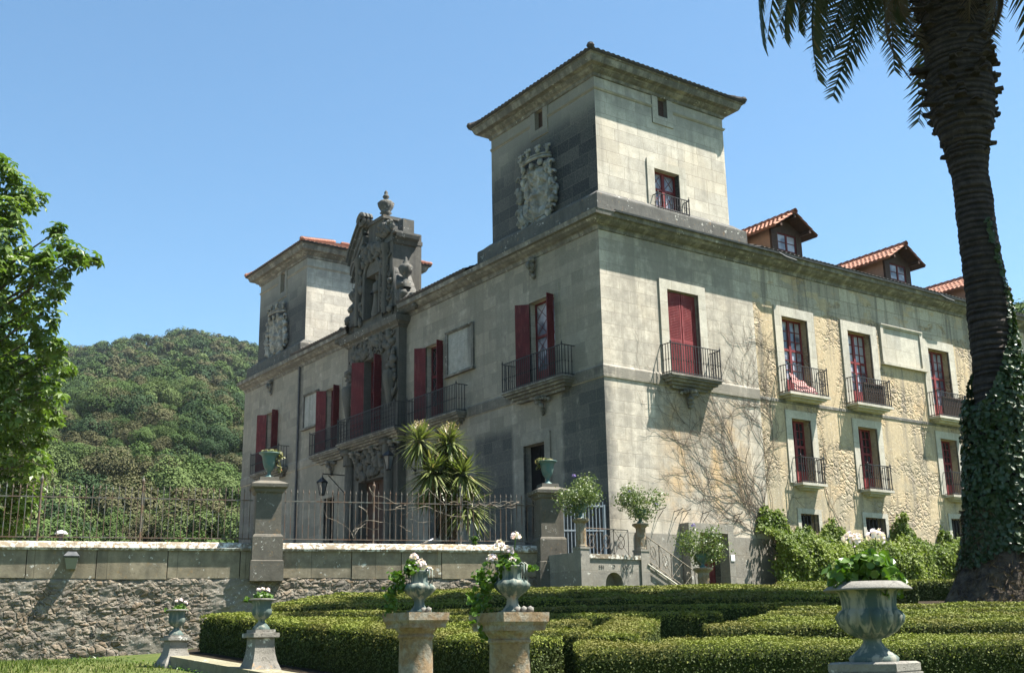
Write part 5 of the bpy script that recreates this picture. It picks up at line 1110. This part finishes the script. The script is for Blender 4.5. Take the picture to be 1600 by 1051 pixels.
# ------------------------------------------------------------------ box hedges
def hedge(pts, width, h, label, seed, dens=1.0, name='box_hedge'):
    """clipped hedge along a plan polyline"""
    rng = np.random.default_rng(seed); pts = [np.array(p, float) for p in pts]; root_xy = pts[0]
    mb = MB(); allP = []; allN = []; allS = []
    for a, b in zip(pts, pts[1:]):
        L = np.linalg.norm(b - a); e = (b - a) / L; n_ = np.array([-e[1], e[0]]); a = a - e * .0
        s0 = float((a - CAM[:2]) @ FH); size = max(.019, .00165 * s0)
        nu = max(3, int(L / .35)); us = np.linspace(0, L, nu)
        prof = np.array([(-.5, .0), (-.5, .35), (-.5, .80), (-.46, .95), (-.30, 1.0), (0, 1.0), (.30, 1.0), (.46, .95), (.5, .8), (.5, .35), (.5, 0)])
        U, K = np.meshgrid(us, np.arange(len(prof)), indexing='ij'); wv = prof[:, 0][K] * (width - .05)
        X = a[0] + e[0] * U + n_[0] * wv; Y = a[1] + e[1] * U + n_[1] * wv; G = zg(X, Y); Z = G - .05 + (h + .02) * prof[:, 1][K]
        Q = np.stack([X, Y, Z], -1); d = .025 * fbm(Q * 2.1); X = X + n_[0] * d * np.sign(wv); Y = Y + n_[1] * d * np.sign(wv); Z = Z + d * (prof[:, 1][K] > .7)
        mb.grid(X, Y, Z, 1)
        for k in (0, -1): mb.add(np.stack([X[k], Y[k], Z[k]], -1), [tuple(range(len(prof)))], 1)
        per = width + 2 * h; N = int(L * per * 1.35 / (size * size) * 1.15 * dens) + 20; N = min(N, 110000)
        # leaves on top, on the sides and on both ends
        v = rng.uniform(0, 1, N); u = rng.uniform(-.0, L, N); top = v < (width / per) * 1.25; t2 = ~top
        off = np.where(top, rng.uniform(-.5, .5, N), np.where(rng.random(N) < .5, -.5, .5)) * width; zz = np.where(top, h, h * rng.uniform(.0, 1.0, N) ** .75)
        edge = top * (np.abs(off) > .43 * width) * .03
        nx = np.where(top, 0, np.sign(off)) ; P = np.stack([a[0] + e[0] * u + n_[0] * off, a[1] + e[1] * u + n_[1] * off], 1)
        z = zg(P[:, 0], P[:, 1]) + zz - edge
        P3 = np.stack([P[:, 0], P[:, 1], z], 1); dn = (.03 * fbm(P3 * 2.1) + rng.normal(0, .012, N) + .016 * vnoise(P3 * 9)) * (1 if s0 < 17 else .6)
        N3 = np.stack([n_[0] * nx, n_[1] * nx, top * 1.0], 1); P3 = P3 + N3 * dn[:, None]
        allP.append(P3); allN.append(N3); allS.append(np.full(N, size))
        for (q, sg) in ((a, -1), (b, 1)):
            ne = int(width * h * 1.35 / (size * size) * 1.15 * dens) + 4; o = rng.uniform(-.5, .5, ne) * width; z = h * rng.uniform(0, 1, ne) ** .75
            P = np.stack([q[0] + n_[0] * o + e[0] * sg * rng.normal(.015, .015, ne), q[1] + n_[1] * o + e[1] * sg * rng.normal(.015, .015, ne), z], 1); P[:, 2] += zg(P[:, 0], P[:, 1])
            allP.append(P); allN.append(np.tile([e[0] * sg, e[1] * sg, 0], (ne, 1))); allS.append(np.full(ne, size))
    P_ = np.concatenate(allP); N_ = np.concatenate(allN); S_ = np.concatenate(allS) * 1.15; hh = P_[:, 2] - zg(P_[:, 0], P_[:, 1]); new = hh > h * .9 - rng.exponential(.05, len(hh))  # leaves below the top edge get the colour with shade in it
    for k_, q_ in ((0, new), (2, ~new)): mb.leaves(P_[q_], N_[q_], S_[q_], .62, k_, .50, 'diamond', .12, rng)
    return solo(name, mb, [M['box'], M['boxcore'], M['boxshade']], label, 'hedge', 'clipped box hedges of the garden maze', origin=(pts[0][0], pts[0][1], float(zg(*pts[0]))))
S = sr
SS, RR = np.meshgrid(np.linspace(11.8, 33.5, 60), np.linspace(-5.4, 13, 50), indexing='ij'); X_, Y_ = sr(SS, RR); X_ = np.maximum(X_, -18.9); solo('garden_path', MB().grid(X_, Y_, zg(X_, Y_) + .035), M['soil'], kind='structure')
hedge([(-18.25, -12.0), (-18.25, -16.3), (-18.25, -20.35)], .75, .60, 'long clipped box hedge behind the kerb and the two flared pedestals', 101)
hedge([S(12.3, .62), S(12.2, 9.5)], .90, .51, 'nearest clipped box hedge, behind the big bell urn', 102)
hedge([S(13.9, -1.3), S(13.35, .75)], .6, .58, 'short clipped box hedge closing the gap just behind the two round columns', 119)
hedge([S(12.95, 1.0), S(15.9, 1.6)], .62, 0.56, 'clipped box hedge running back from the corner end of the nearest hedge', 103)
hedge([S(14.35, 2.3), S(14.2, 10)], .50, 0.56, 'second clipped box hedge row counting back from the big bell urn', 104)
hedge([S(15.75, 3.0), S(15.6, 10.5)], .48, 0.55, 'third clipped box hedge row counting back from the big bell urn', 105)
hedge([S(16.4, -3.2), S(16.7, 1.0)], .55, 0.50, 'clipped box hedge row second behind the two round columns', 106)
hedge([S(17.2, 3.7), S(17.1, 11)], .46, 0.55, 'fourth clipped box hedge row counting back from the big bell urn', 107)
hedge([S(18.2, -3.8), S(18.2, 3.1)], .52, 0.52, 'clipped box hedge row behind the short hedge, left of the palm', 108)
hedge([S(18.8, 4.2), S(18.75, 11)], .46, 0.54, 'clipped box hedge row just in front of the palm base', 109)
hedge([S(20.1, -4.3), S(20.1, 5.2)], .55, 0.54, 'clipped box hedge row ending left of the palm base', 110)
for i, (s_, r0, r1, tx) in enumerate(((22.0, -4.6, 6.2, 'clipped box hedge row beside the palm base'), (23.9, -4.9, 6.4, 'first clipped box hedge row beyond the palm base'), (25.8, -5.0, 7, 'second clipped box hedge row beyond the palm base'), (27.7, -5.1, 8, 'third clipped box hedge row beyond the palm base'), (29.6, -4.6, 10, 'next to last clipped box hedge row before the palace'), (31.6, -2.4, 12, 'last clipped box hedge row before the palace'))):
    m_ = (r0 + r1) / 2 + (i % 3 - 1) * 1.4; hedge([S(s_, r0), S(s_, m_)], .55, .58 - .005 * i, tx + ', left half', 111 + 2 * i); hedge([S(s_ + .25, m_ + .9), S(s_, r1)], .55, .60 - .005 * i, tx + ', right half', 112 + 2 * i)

def grass():
    rng = np.random.default_rng(77); n = 60000; x = rng.uniform(-30, -19.85, n); y = rng.uniform(-17, 6, n); k = (y - 5.9 + (x + 18) * .33 < 0) ; x = x[k]; y = y[k]; n = len(x); z = zg(x, y); a = rng.uniform(0, 6.28, n); h = rng.uniform(.025, .07, n) * (1 + .6 * vnoise(np.stack([x * 1.3, y * 1.3, 0 * x], 1))); w = .012
    d = np.stack([np.cos(a), np.sin(a), 0 * a], 1); B = np.stack([x, y, z], 1); T = B + np.stack([rng.normal(0, .02, n), rng.normal(0, .02, n), h], 1); V = np.stack([B - d * w, B + d * w, T], 1).reshape(-1, 3)
    solo('grass', MB().add(V, np.arange(3 * n).reshape(n, 3)), leafmat('grass_blade', [(.075, .11, .02), (.13, .155, .035), (.09, .12, .025), (.2, .18, .08)], .3, .6, .2, .5), 'short mown grass on the lawn below the rubble wall', 'grass', kind='stuff')
    P = []
    for q in range(260):
        y_ = rng.uniform(-17, -9); P.append((-19.85 + rng.normal(0, .05), y_, float(zg(-19.85, y_)) + rng.uniform(0, .06)))
    solo('kerb_weeds', MB().leaves(np.array(P), np.tile([-.5, 0, .8], (len(P), 1)), .05, .4, 0, .6), M['gleaf'], 'small weeds along the foot of the low kerb', 'weeds', kind='stuff')
grass()

# ------------------------------------------------------------------ climbing shrub against the wing
def climber():
    rng = np.random.default_rng(15); mb = MB(); N = 62000; x = rng.uniform(7.0, 19.6, N)
    top = 4.85 + .2 * vnoise(np.stack([x * .9, 0 * x, 0 * x], 1)); 
    for xc, hgt, w_ in ((7.6, .9, .35), (8.3, .7, .35), (9.9, .1, .5), (11.2, .75, .4), (11.9, .4, .4), (14.2, -.2, .5), (15.5, .85, .45), (16.2, .4, .5), (18.6, .5, .4)): top = top + hgt * np.exp(-((x - xc) / w_) ** 2)
    top = top + .22 * vnoise(np.stack([x * 5, 0 * x + 3, 0 * x], 1))
    f = rng.uniform(0, 1, N) ** .9; z = 2.15 + (top - 2.15) * f; bank = np.clip((4.75 + .25 * vnoise(np.stack([x * 1.1, 0 * x + 9, 0 * x], 1)) - z) / .55, 0, 1); depth = .10 + 1.15 * np.sqrt(bank) * rng.uniform(.75, 1.05, N); y = -depth * np.sqrt(np.clip(1 - 0 * f, 0, 1)) + .30 * fbm(np.stack([x * 1.1, z * 1.1, 0 * x], 1)); y = np.minimum(y, -.05)
    P = np.stack([x, y, z], 1) + rng.normal(0, .07, (N, 3)); P[:, 1] = np.minimum(P[:, 1], -.05); n = np.tile([0, -1.0, .45], (N, 1)); mb.leaves(P, n, .095, .8, 0, .6, 'hex', .1, rng)
    root = thing('climbing_shrub', 'dense light green creeper mounded against the foot of the wing wall', 'climbing plant', (12, -.6, 2.2)); part('foliage', mb, M['creeper'], root)
    st = MB()
    for k in range(60):
        xx = rng.uniform(7.6, 19.2); st.tube([(xx, -.5, 2.1), (xx + .1, -.4, 3.2), (xx + rng.normal(0, .2), -.15, 4.6)], .025, 4)
    part('stems', st, M['twig'], root)
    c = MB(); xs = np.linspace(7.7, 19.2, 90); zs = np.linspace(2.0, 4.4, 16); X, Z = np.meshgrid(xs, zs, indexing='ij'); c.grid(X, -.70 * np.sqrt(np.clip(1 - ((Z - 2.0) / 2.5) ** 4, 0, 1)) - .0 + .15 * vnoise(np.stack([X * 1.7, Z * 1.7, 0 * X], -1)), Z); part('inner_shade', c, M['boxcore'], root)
climber()

# ------------------------------------------------------------------ the palm and its ivy
PB = at(1558, 935, 22.0)
def palm():
    root = thing('palm_tree', 'tall date palm with ringed trunk and drooping fronds before the wing', 'palm tree', (PB[0], PB[1], 1.3)); rng = np.random.default_rng(20)
    zs = np.concatenate([np.linspace(1.0, 10.4, 190), np.linspace(10.42, 20.2, 150)]); nth = 44; th = np.linspace(0, 2 * np.pi, nth, endpoint=False); V = []; ax = []
    for z in zs:
        o = axis(z); r = np.interp(z, [1.0, 1.6, 2.3, 3.0, 4.5, 7, 9.3, 10.3, 10.9, 11.5, 12.2, 19, 20.2], [1.05, .88, .66, .52, .46, .41, .38, .37, .44, .60, .68, .62, .3])
        ring = .022 * (((z * 7.5 + .15 * np.sin(th * 2 + z)) % 1.0) - .5); n_ = vnoise(np.stack([np.cos(th) * 3, np.sin(th) * 3, np.full(nth, z * 6)], 1)); low = np.clip((3.0 - z) / 2, 0, 1)
        ring = ring * np.clip((z - 1.5) / 2, 0.1, 1); rr = r + ring + .028 * n_ + low * .20 * vnoise(np.stack([np.cos(th) * 1.7, np.sin(th) * 1.7, np.full(nth, z * 1.6)], 1)) + low * .06 * vnoise(np.stack([np.cos(th) * 6, np.sin(th) * 6, np.full(nth, z * 7)], 1)); V.append(np.stack([o[0] + rr * np.cos(th), o[1] + rr * np.sin(th), np.full(nth, z)], 1))
    V = np.array(V); i = np.arange(nth); j = (i + 1) % nth; F = np.concatenate([np.stack([k * nth + i, k * nth + j, (k + 1) * nth + j, (k + 1) * nth + i], 1) for k in range(len(zs) - 1)])
    part('trunk', MB().add(V.reshape(-1, 3), F), M['palmtrunk'], root)
    st = MB()                                                # cut frond bases
    for k in range(560):
        z = rng.uniform(10.6, 18.0); a = k * 2.39996; o = axis(z); r = np.interp(z, [10.3, 10.9, 11.5, 12.2, 19, 20.2], [.37, .44, .60, .68, .62, .3]); d = np.array([math.cos(a), math.sin(a), 0]); s = np.array([-d[1], d[0], 0]); L = rng.uniform(.10, .26) * (1.8 if rng.random() < .05 else 1) * (.45 if z < 11.6 else 1); up = np.array([0, 0, rng.uniform(-.3, .5)]); p = o + d * (r - .06); q = p + (d + up) * L; w_ = rng.uniform(.05, .09)
        st.hexa([pp + s * a_ * ww + np.array([0, 0, b_ * tt]) for pp, ww, tt in ((p, w_ * 1.3, .035), (q, w_ * .7, .025)) for a_ in (-1, 1) for b_ in (-1, 1)])
    part('frond_stubs', st, M['palmtrunk'], root)
    fb = MB(); n = 2600; a = rng.uniform(0, 2 * np.pi, n); z = rng.uniform(1.35, 3.3, n); r = np.interp(z, [1.0, 1.6, 2.3, 3.0, 4.5], [1.05, .88, .66, .52, .46]) * rng.uniform(.98, 1.14, n); P = np.stack([PB[0] + .1 + r * np.cos(a), PB[1] - .05 + r * np.sin(a), z], 1)
    fb.leaves(P, np.stack([np.cos(a), np.sin(a), .3 + 0 * a], 1), .16, .16, 0, .7, 'diamond', 0, rng); part('root_fibres', fb, M['dryfrond'], root)
    def frond(L, droop, seed, dry=False):
        r2 = np.random.default_rng(seed); n = 46; t = np.linspace(0, 1, n); x = L * (t - .22 * droop * t ** 3); z = L * (.55 * t - (.35 + droop) * t ** 2.1); side = .12 * L * r2.uniform(-1, 1) * t ** 2; mb = MB(); P = np.stack([x, side, z], 1); mb.tube(P[::3], np.linspace(.045, .008, len(P[::3])), 5, 0); T = np.gradient(P, axis=0); T /= np.linalg.norm(T, axis=1)[:, None]; V = []
        for k in range(5, n):
            for q in range(2):
                for s in (-1, 1):
                    l = .62 * math.sin(math.pi * (.12 + .80 * t[k])) ** .8 * r2.uniform(.85, 1.1) * (L / 3.6); p = P[k] + T[k] * (q * .5) * L / n; lat = np.array([0, s, 0.]) ; dn = np.array([0, 0, -1.]); d = T[k] * .62 + lat * .72 + dn * (.16 + .30 * r2.random()) + r2.normal(0, .06, 3); d /= np.linalg.norm(d); wv = np.cross(d, [0, 0, 1]); wv /= np.linalg.norm(wv) + 1e-9; wd = .017 if not dry else .011
                    m = p + d * l * .55; e = p + d * l - [0, 0, .10 * l]; V += [p - wv * wd, p + wv * wd, m + wv * wd, m - wv * wd, m - wv * wd, m + wv * wd, e + wv * .002, e - wv * .002]
        V = np.array(V); mb.add(V, np.arange(len(V)).reshape(-1, 4), 0); return mb
    protos = []
    for i in range(5):
        mb = frond(3.5 + .18 * i, .36 + .085 * i, 200 + i); me = mb.mesh('frond', M['palm']); protos.append(me)
    drym = frond(2.2, .9, 300, True).mesh('dry_frond', M['dryfrond'])
    top = axis(13.0)
    for k in range(97):
        a = k * 2.39996 + rng.normal(0, .1); lev = (k / 97) ** .62; me = protos[k % 5]; pitch = 1.25 - 1.42 * lev ** .8 + rng.normal(0, .06)
        o = bpy.data.objects.new('frond', me); COL.objects.link(o); o.parent = root; z = 20.0 - 1.45 * lev; c = axis(z); rr = .5 if lev > .3 else .2
        o.location = (c[0] + rr * math.cos(a) - PB[0], c[1] + rr * math.sin(a) - PB[1], z - 1.3); o.rotation_euler = Matrix.Rotation(a, 3, 'Z').to_4x4().to_euler(); o.rotation_euler = (Matrix.Rotation(a, 4, 'Z') @ Matrix.Rotation(-pitch + .45, 4, 'Y') @ Matrix.Rotation(rng.normal(0, .25), 4, 'X')).to_euler(); s = rng.uniform(1.26, 1.50); o.scale = (s, s, s)
    for k in range(8):
        a = k * .785 + rng.normal(0, .2); o = bpy.data.objects.new('dry_frond', drym); COL.objects.link(o); o.parent = root; z = 15.2 + rng.uniform(-.3, .6); c = axis(z)
        o.location = (c[0] + .55 * math.cos(a) - PB[0], c[1] + .55 * math.sin(a) - PB[1], z - 1.3); o.rotation_euler = (Matrix.Rotation(a, 4, 'Z') @ Matrix.Rotation(.75 + rng.normal(0, .12), 4, 'Y')).to_euler()
def axis(z):
    """plan position of the trunk axis (gentle lean)"""
    b = np.array([PB[0], PB[1]]); q = z - 1.3; off = float(np.interp(z, [1.3, 5.5, 8, 10.3, 12, 15], [0, .52, .56, .54, .58, .62])); return np.array([b[0] + C_RIGHT[0] * off, b[1] + C_RIGHT[1] * off, z])
def palmtrunk():
    t = NT('palm_trunk'); P, p, nr = t.pos(); n = t.noise(P, 6, 5, .7); rg = t.n('TexWave', {'Vector': t.comb(0.0, 0.0, p[2]), 'Scale': 2.4, 'Distortion': 9.0, 'Detail': 4}, bands_direction='Z')
    col = t.mix(t.ss(n, .35, .7), (.030, .025, .022), (.062, .050, .041)); up = t.ss(p[2], 2.2, 3.6); rg = t.mul(rg, up); col = t.mix(t.mul(t.mul(t.ss(rg, .2, .6, 1, 0), .6), up), col, (.010, .009, .008)); col = t.mix(t.mul(t.ss(p[2], 3.2, 1.6), t.ss(t.noise(P, 5, 6, .75), .4, .65)), col, (.105, .082, .055)); return t.fin(col, .95, .1, t.bump(t.plus(n, rg), .9, .05))
M['palmtrunk'] = palmtrunk()
palm()
def ivy():
    rng = np.random.default_rng(24); N = 15000; z = rng.uniform(2.2, 7.9, N); a = rng.uniform(0, 2 * np.pi, N)
    right = math.atan2(C_RIGHT[1], C_RIGHT[0]); lim = 6.5 + 1.25 * np.cos(a - right - .2) + .45 * vnoise(np.stack([np.cos(a) * 2, np.sin(a) * 2, z * .4], 1))
    low = 1.75 + .7 * np.clip(np.cos(a - right + 1.6), -.3, 1) + .0 * z
    keep = (z < lim) & (z > low); z = z[keep]; a = a[keep]; N = len(z)
    r = np.interp(z, [1.0, 1.6, 2.3, 3.0, 4.5, 7, 9.3], [1.05, .9, .68, .54, .48, .42, .40]) + np.interp(z, [2, 3.5, 5.2, 6.6, 8], [.05, .14, .18, .10, .03]) * (.5 + .6 * rng.random(N)) * (1 + .4 * vnoise(np.stack([np.cos(a) * 2.2, np.sin(a) * 2.2, z * 1.5], 1)))
    off = np.interp(z, [1.3, 5.5, 8, 10.3, 12, 15], [0, .52, .56, .54, .58, .62]); cx = PB[0] + C_RIGHT[0] * off; cy = PB[1] + C_RIGHT[1] * off; P = np.stack([cx + r * np.cos(a), cy + r * np.sin(a), z], 1); n = np.stack([np.cos(a), np.sin(a), .35 + 0 * a], 1)
    mb = MB().leaves(P, n, .095, .85, 0, .45, 'hex', 0, rng)
    s = np.linspace(0, 1, 130); zz = 6.6 + 2.6 * s; aa = right - 1.15 + .25 * np.sin(s * 5) + rng.normal(0, .10, 130); off = np.interp(zz, [1.3, 5.5, 8, 10.3, 12, 15], [0, .52, .56, .54, .58, .62]); P = np.stack([PB[0] + C_RIGHT[0] * off + .45 * np.cos(aa), PB[1] + C_RIGHT[1] * off + .45 * np.sin(aa), zz], 1); mb.leaves(P, np.stack([np.cos(aa), np.sin(aa), .3 + 0 * aa], 1), .09, .85, 0, .4, 'hex', 0, rng)
    solo('ivy', mb, M['ivy'], 'dark glossy ivy wrapped round the lower half of the palm trunk', 'climbing plant', origin=(PB[0], PB[1], 2.0))
ivy()

# ------------------------------------------------------------------ horse chestnut at the left, behind the railing
def chestnut():
    c0 = at(-150, 600, 38.5); base = np.array([c0[0], c0[1], 3.9]); root = thing('chestnut_tree', 'broad-leaved tree with fresh green leaf clusters leaning over the railing', 'tree', base); rng = np.random.default_rng(33)
    L = [(8, 262, .55), (30, 300, .7), (52, 312, .45), (10, 330, .9), (-20, 300, 1.2), (20, 350, .6), (88, 362, .38), (98, 385, .5), (120, 400, .5), (140, 405, .42), (70, 400, .45), (85, 425, .7), (60, 440, .6), (20, 420, .9), (-15, 390, 1.2), (40, 395, .4), (35, 470, .8), (65, 490, .7), (90, 460, .4), (-20, 480, 1.3), (60, 525, .55), (85, 540, .5), (20, 530, .8), (80, 565, .6), (105, 580, .35), (40, 580, 1.0), (-20, 580, 1.4), (70, 610, .7), (30, 640, 1.1), (80, 650, .45), (50, 680, .9), (10, 700, 1.2), (-30, 680, 1.4), (55, 725, .6), (30, 760, .9), (-10, 780, 1.2), (20, 815, .7), (-20, 830, 1.0), (45, 790, .4)]
    cl = [(at(px, py, 37.5 + rng.uniform(-1.2, 1.2)), r) for px, py, r in L]
    for k in range(70):                                      # the rest of the crown, outside the picture
        d = rng.normal(0, 1, 3); d /= np.linalg.norm(d); p = base + [0, 0, 8.0] + d * [4.8, 4.8, 6.5] * rng.uniform(.45, 1.0); u = 800 + FPX * ((p - CAM) @ C_RIGHT) / ((p - CAM) @ C_FWD)
        if u < -25: cl.append((p, rng.uniform(.9, 1.5)))
    tr = MB().tube([base, base + [.1, .05, 3], base + [.0, .1, 7], base + [-.1, 0, 11]], [.38, .32, .24, .10], 12)
    for p, r in cl:
        h = min(10.5, max(2.5, p[2] - base[2] - 1.6)); s = base + [0, .05, h * .8]; m = (s * .5 + p * .5) + [0, 0, .25]; tr.tube([s, m, p], [.09, .05, .018], 6)
    part('trunk', tr, M['bark'], root)
    V = []
    for p, r in cl:
        n = int(52 * r ** 2 + 10)
        for k in range(n):
            d = rng.normal(0, 1, 3); d /= np.linalg.norm(d); q = p + d * r * rng.uniform(.35, 1.0); nrm = d * .6 + np.array([0, 0, .9]) + rng.normal(0, .3, 3); nrm /= np.linalg.norm(nrm); t = np.cross(nrm, rng.normal(0, 1, 3)); t /= np.linalg.norm(t); b = np.cross(nrm, t); m = 6; sz = rng.uniform(.17, .29)
            for i in range(m):
                an = 2 * np.pi * i / m + rng.normal(0, .15); e = t * math.cos(an) + b * math.sin(an); f = np.cross(nrm, e); tip = q + e * sz * 1.05 - nrm * sz * .40; mid = q + e * sz * .62 - nrm * sz * .06; V += [q, mid + f * sz * .27, tip, mid - f * sz * .27]
    V = np.array(V); part('crown', MB().add(V, np.arange(len(V)).reshape(-1, 4)), M['chestnut'], root)
chestnut()

# ------------------------------------------------------------------ wooded hill
def hill():
    AZk = np.array([38, 48, 58, 61, 67.5, 69.25, 70.65, 72.8, 74.8, 76.5, 79.2, 83, 87, 95, 105, 120]); SLk = np.array([.06, .10, .17, .20, .249, .258, .261, .253, .246, .238, .222, .205, .17, .15, .12, .08])
    RD = 640.0; R0 = 92.0
    def height(az, rho):
        pk = np.interp(az, AZk, SLk) * RD + .9; t = np.clip((rho - R0) / (RD - R0), 0, 1.6); up = t ** 1.12; z = 3.7 + (pk - 3.7) * np.where(t <= 1, up, 1 - .5 * (t - 1)); q = np.stack([az * .25, rho * .02, 0 * az], -1); return z + 2.6 * fbm(q, 2) * np.clip(t * 3, 0, 1) * np.clip((1.02 - t) * 6, 0.15, 1)
    az = np.linspace(40, 118, 90); rh = np.concatenate([np.linspace(R0, RD, 70), np.linspace(RD + 25, 900, 8)]); A, Rr = np.meshgrid(az, rh, indexing='ij'); Z = height(A, Rr); X = CAM[0] + Rr * np.cos(np.radians(A)); Y = CAM[1] + Rr * np.sin(np.radians(A)); solo('hill', MB().grid(X, Y, Z), M['hill'], kind='structure', smooth=True)
    # tree crowns: lumpy clusters of leaf clumps
    rng = np.random.default_rng(44); protos = []
    mats = [leafmat('forest_leaf', c, .06, .7, .08, .03) for c in ([(.034, .060, .016), (.048, .078, .022), (.040, .068, .018)], [(.048, .080, .020), (.068, .104, .028), (.056, .09, .022)], [(.068, .070, .030), (.095, .090, .042), (.08, .078, .036)], [(.024, .046, .018), (.034, .060, .022), (.028, .052, .020)], [(.072, .104, .032), (.096, .128, .042), (.082, .112, .035)])]
    def crown(seed, n, lf):
        r2 = np.random.default_rng(seed); lum = 15; d = r2.normal(0, 1, (lum, 3)); d[:, 2] = np.abs(d[:, 2]) * .9 - .1; d /= np.linalg.norm(d, axis=1)[:, None]; lc = d * r2.uniform(.48, .74, (lum, 1)) * [1, 1, .95]; lr = r2.uniform(.24, .40, lum); k = r2.integers(0, lum, n); e = r2.normal(0, 1, (n, 3)); e[:, 2] += .35; e /= np.linalg.norm(e, axis=1)[:, None]; P = lc[k] + e * lr[k][:, None] * r2.uniform(.82, 1.06, (n, 1)); e = e * .55 + P * .9 + np.array([0, 0, .1]); return P, e / np.linalg.norm(e, axis=1)[:, None]
    items = []
    def place(n, az0, az1, r0, r1, pw, rad):
        out = []
        for _ in range(n):
            rho = (r0 ** pw + (r1 ** pw - r0 ** pw) * rng.random()) ** (1 / pw); a = rng.uniform(az0, az1); out.append((a, rho, rng.uniform(*rad)))
        return out
    near = place(110, 66.5, 82.5, 94, 230, 1.7, (2.6, 4.8)); mid = place(340, 66, 84, 215, 400, 1.8, (3.0, 6.0)); far = place(900, 65.5, 86, 390, 655, 1.8, (2.8, 4.8)); side = place(260, 86, 108, 110, 640, 1.5, (5, 8)) + place(200, 48, 65.5, 200, 640, 1.5, (5, 8))
    meshes = []
    for m_i in range(5):
        for v in range(2):
            P, e = crown(500 + m_i * 7 + v, 6500, .11); mb = MB(); mb.leaves(P, e, .058, .75, 0, .35, 'diamond', .2, np.random.default_rng(v)); meshes.append((mb, mats[m_i]))
    cm = [mb.mesh('crown', m_) for mb, m_ in meshes]; tm = MB().tube([(0, 0, -1.6), (.02, 0, -.7), (0, .03, .2)], [.07, .055, .03], 6).mesh('trunk', M['bark'])
    words = ['dark green', 'fresh green', 'olive brown', 'deep blue-green', 'pale yellow-green']
    allv = sorted(near + mid, key=lambda q: q[1])[:285]; rest = sorted(near + mid, key=lambda q: q[1])[285:] + far + side
    for a, rho, r in allv:
        k = int(rng.integers(0, 10)); z = float(height(np.array([a]), np.array([rho]))[0]); x = CAM[0] + rho * math.cos(R_(a)); y = CAM[1] + rho * math.sin(R_(a)); h = r * rng.uniform(.8, 1.15)
        root = bpy.data.objects.new('forest_tree', None); COL.objects.link(root); root.location = (x, y, z); tag(root, words[k // 2] + ' round-crowned tree in the woods on the lower slope behind the railing', 'tree', words[k // 2] + ' trees of the lower hillside')
        for nm, me in (('crown', cm[k]), ('trunk', tm)):
            o = bpy.data.objects.new(nm, me); COL.objects.link(o); o.parent = root; o.location = (0, 0, r * .95); o.scale = (r, r * rng.uniform(.85, 1.1), h); o.rotation_euler = (0, 0, rng.uniform(0, 6.28)) if nm == 'crown' else (0, 0, 0)
    mbs = MB()
    for a, rho, r in rest:
        m_i = int(rng.choice([0, 0, 1, 2, 2, 3, 3, 4])); P, e = crown(int(rng.integers(0, 40)), int(1300 if rho < 400 else 520), 0); z = float(height(np.array([a]), np.array([rho]))[0]); x = CAM[0] + rho * math.cos(R_(a)); y = CAM[1] + rho * math.sin(R_(a)); an = rng.uniform(0, 6.28); ca, sa = math.cos(an), math.sin(an); Q = np.stack([P[:, 0] * ca - P[:, 1] * sa, P[:, 0] * sa + P[:, 1] * ca, P[:, 2]], 1) * r + [x, y, z + r * 1.0]; E_ = np.stack([e[:, 0] * ca - e[:, 1] * sa, e[:, 0] * sa + e[:, 1] * ca, e[:, 2]], 1); mbs.leaves(Q, E_, (.11 if rho < 400 else .17) * r, .8, m_i, .3, 'diamond', .2, rng)
    solo('woods', mbs, mats, 'dense mixed woods covering the upper slope of the hill', 'woods', kind='stuff')
    # tree showing over the wing roof at the right
    r_ = np.array([math.cos(R_(29.75)), math.sin(R_(29.75))]); q = CAM[:2] + r_ * 78; root = bpy.data.objects.new('garden_tree', None); COL.objects.link(root); root.location = (q[0], q[1], 4.0); tag(root, 'green tree top showing over the wing roof behind the palm trunk', 'tree')
    for nm, me in (('crown', cm[2]), ('trunk', tm)): o = bpy.data.objects.new(nm, me); COL.objects.link(o); o.parent = root; o.location = (0, 0, 13.4); o.scale = (6.3, 6.3, 6.2) if nm == 'crown' else (7, 7, 7.5)
hill()

# ------------------------------------------------------------------ thin summer haze over the whole valley
hm = bpy.data.materials.new('haze_air'); hm.use_nodes = True; ht = hm.node_tree; ht.nodes.remove(ht.nodes['Principled BSDF'])
hv = ht.nodes.new('ShaderNodeVolumePrincipled'); hv.inputs['Color'].default_value = (.80, .88, 1, 1); hv.inputs['Density'].default_value = .00007; hv.inputs['Anisotropy'].default_value = .2
ht.links.new(hv.outputs[0], ht.nodes['Material Output'].inputs['Volume'])
solo('haze', MB().box(-5200, 5200, -5200, 5200, -7.2, 215), hm, kind='stuff')
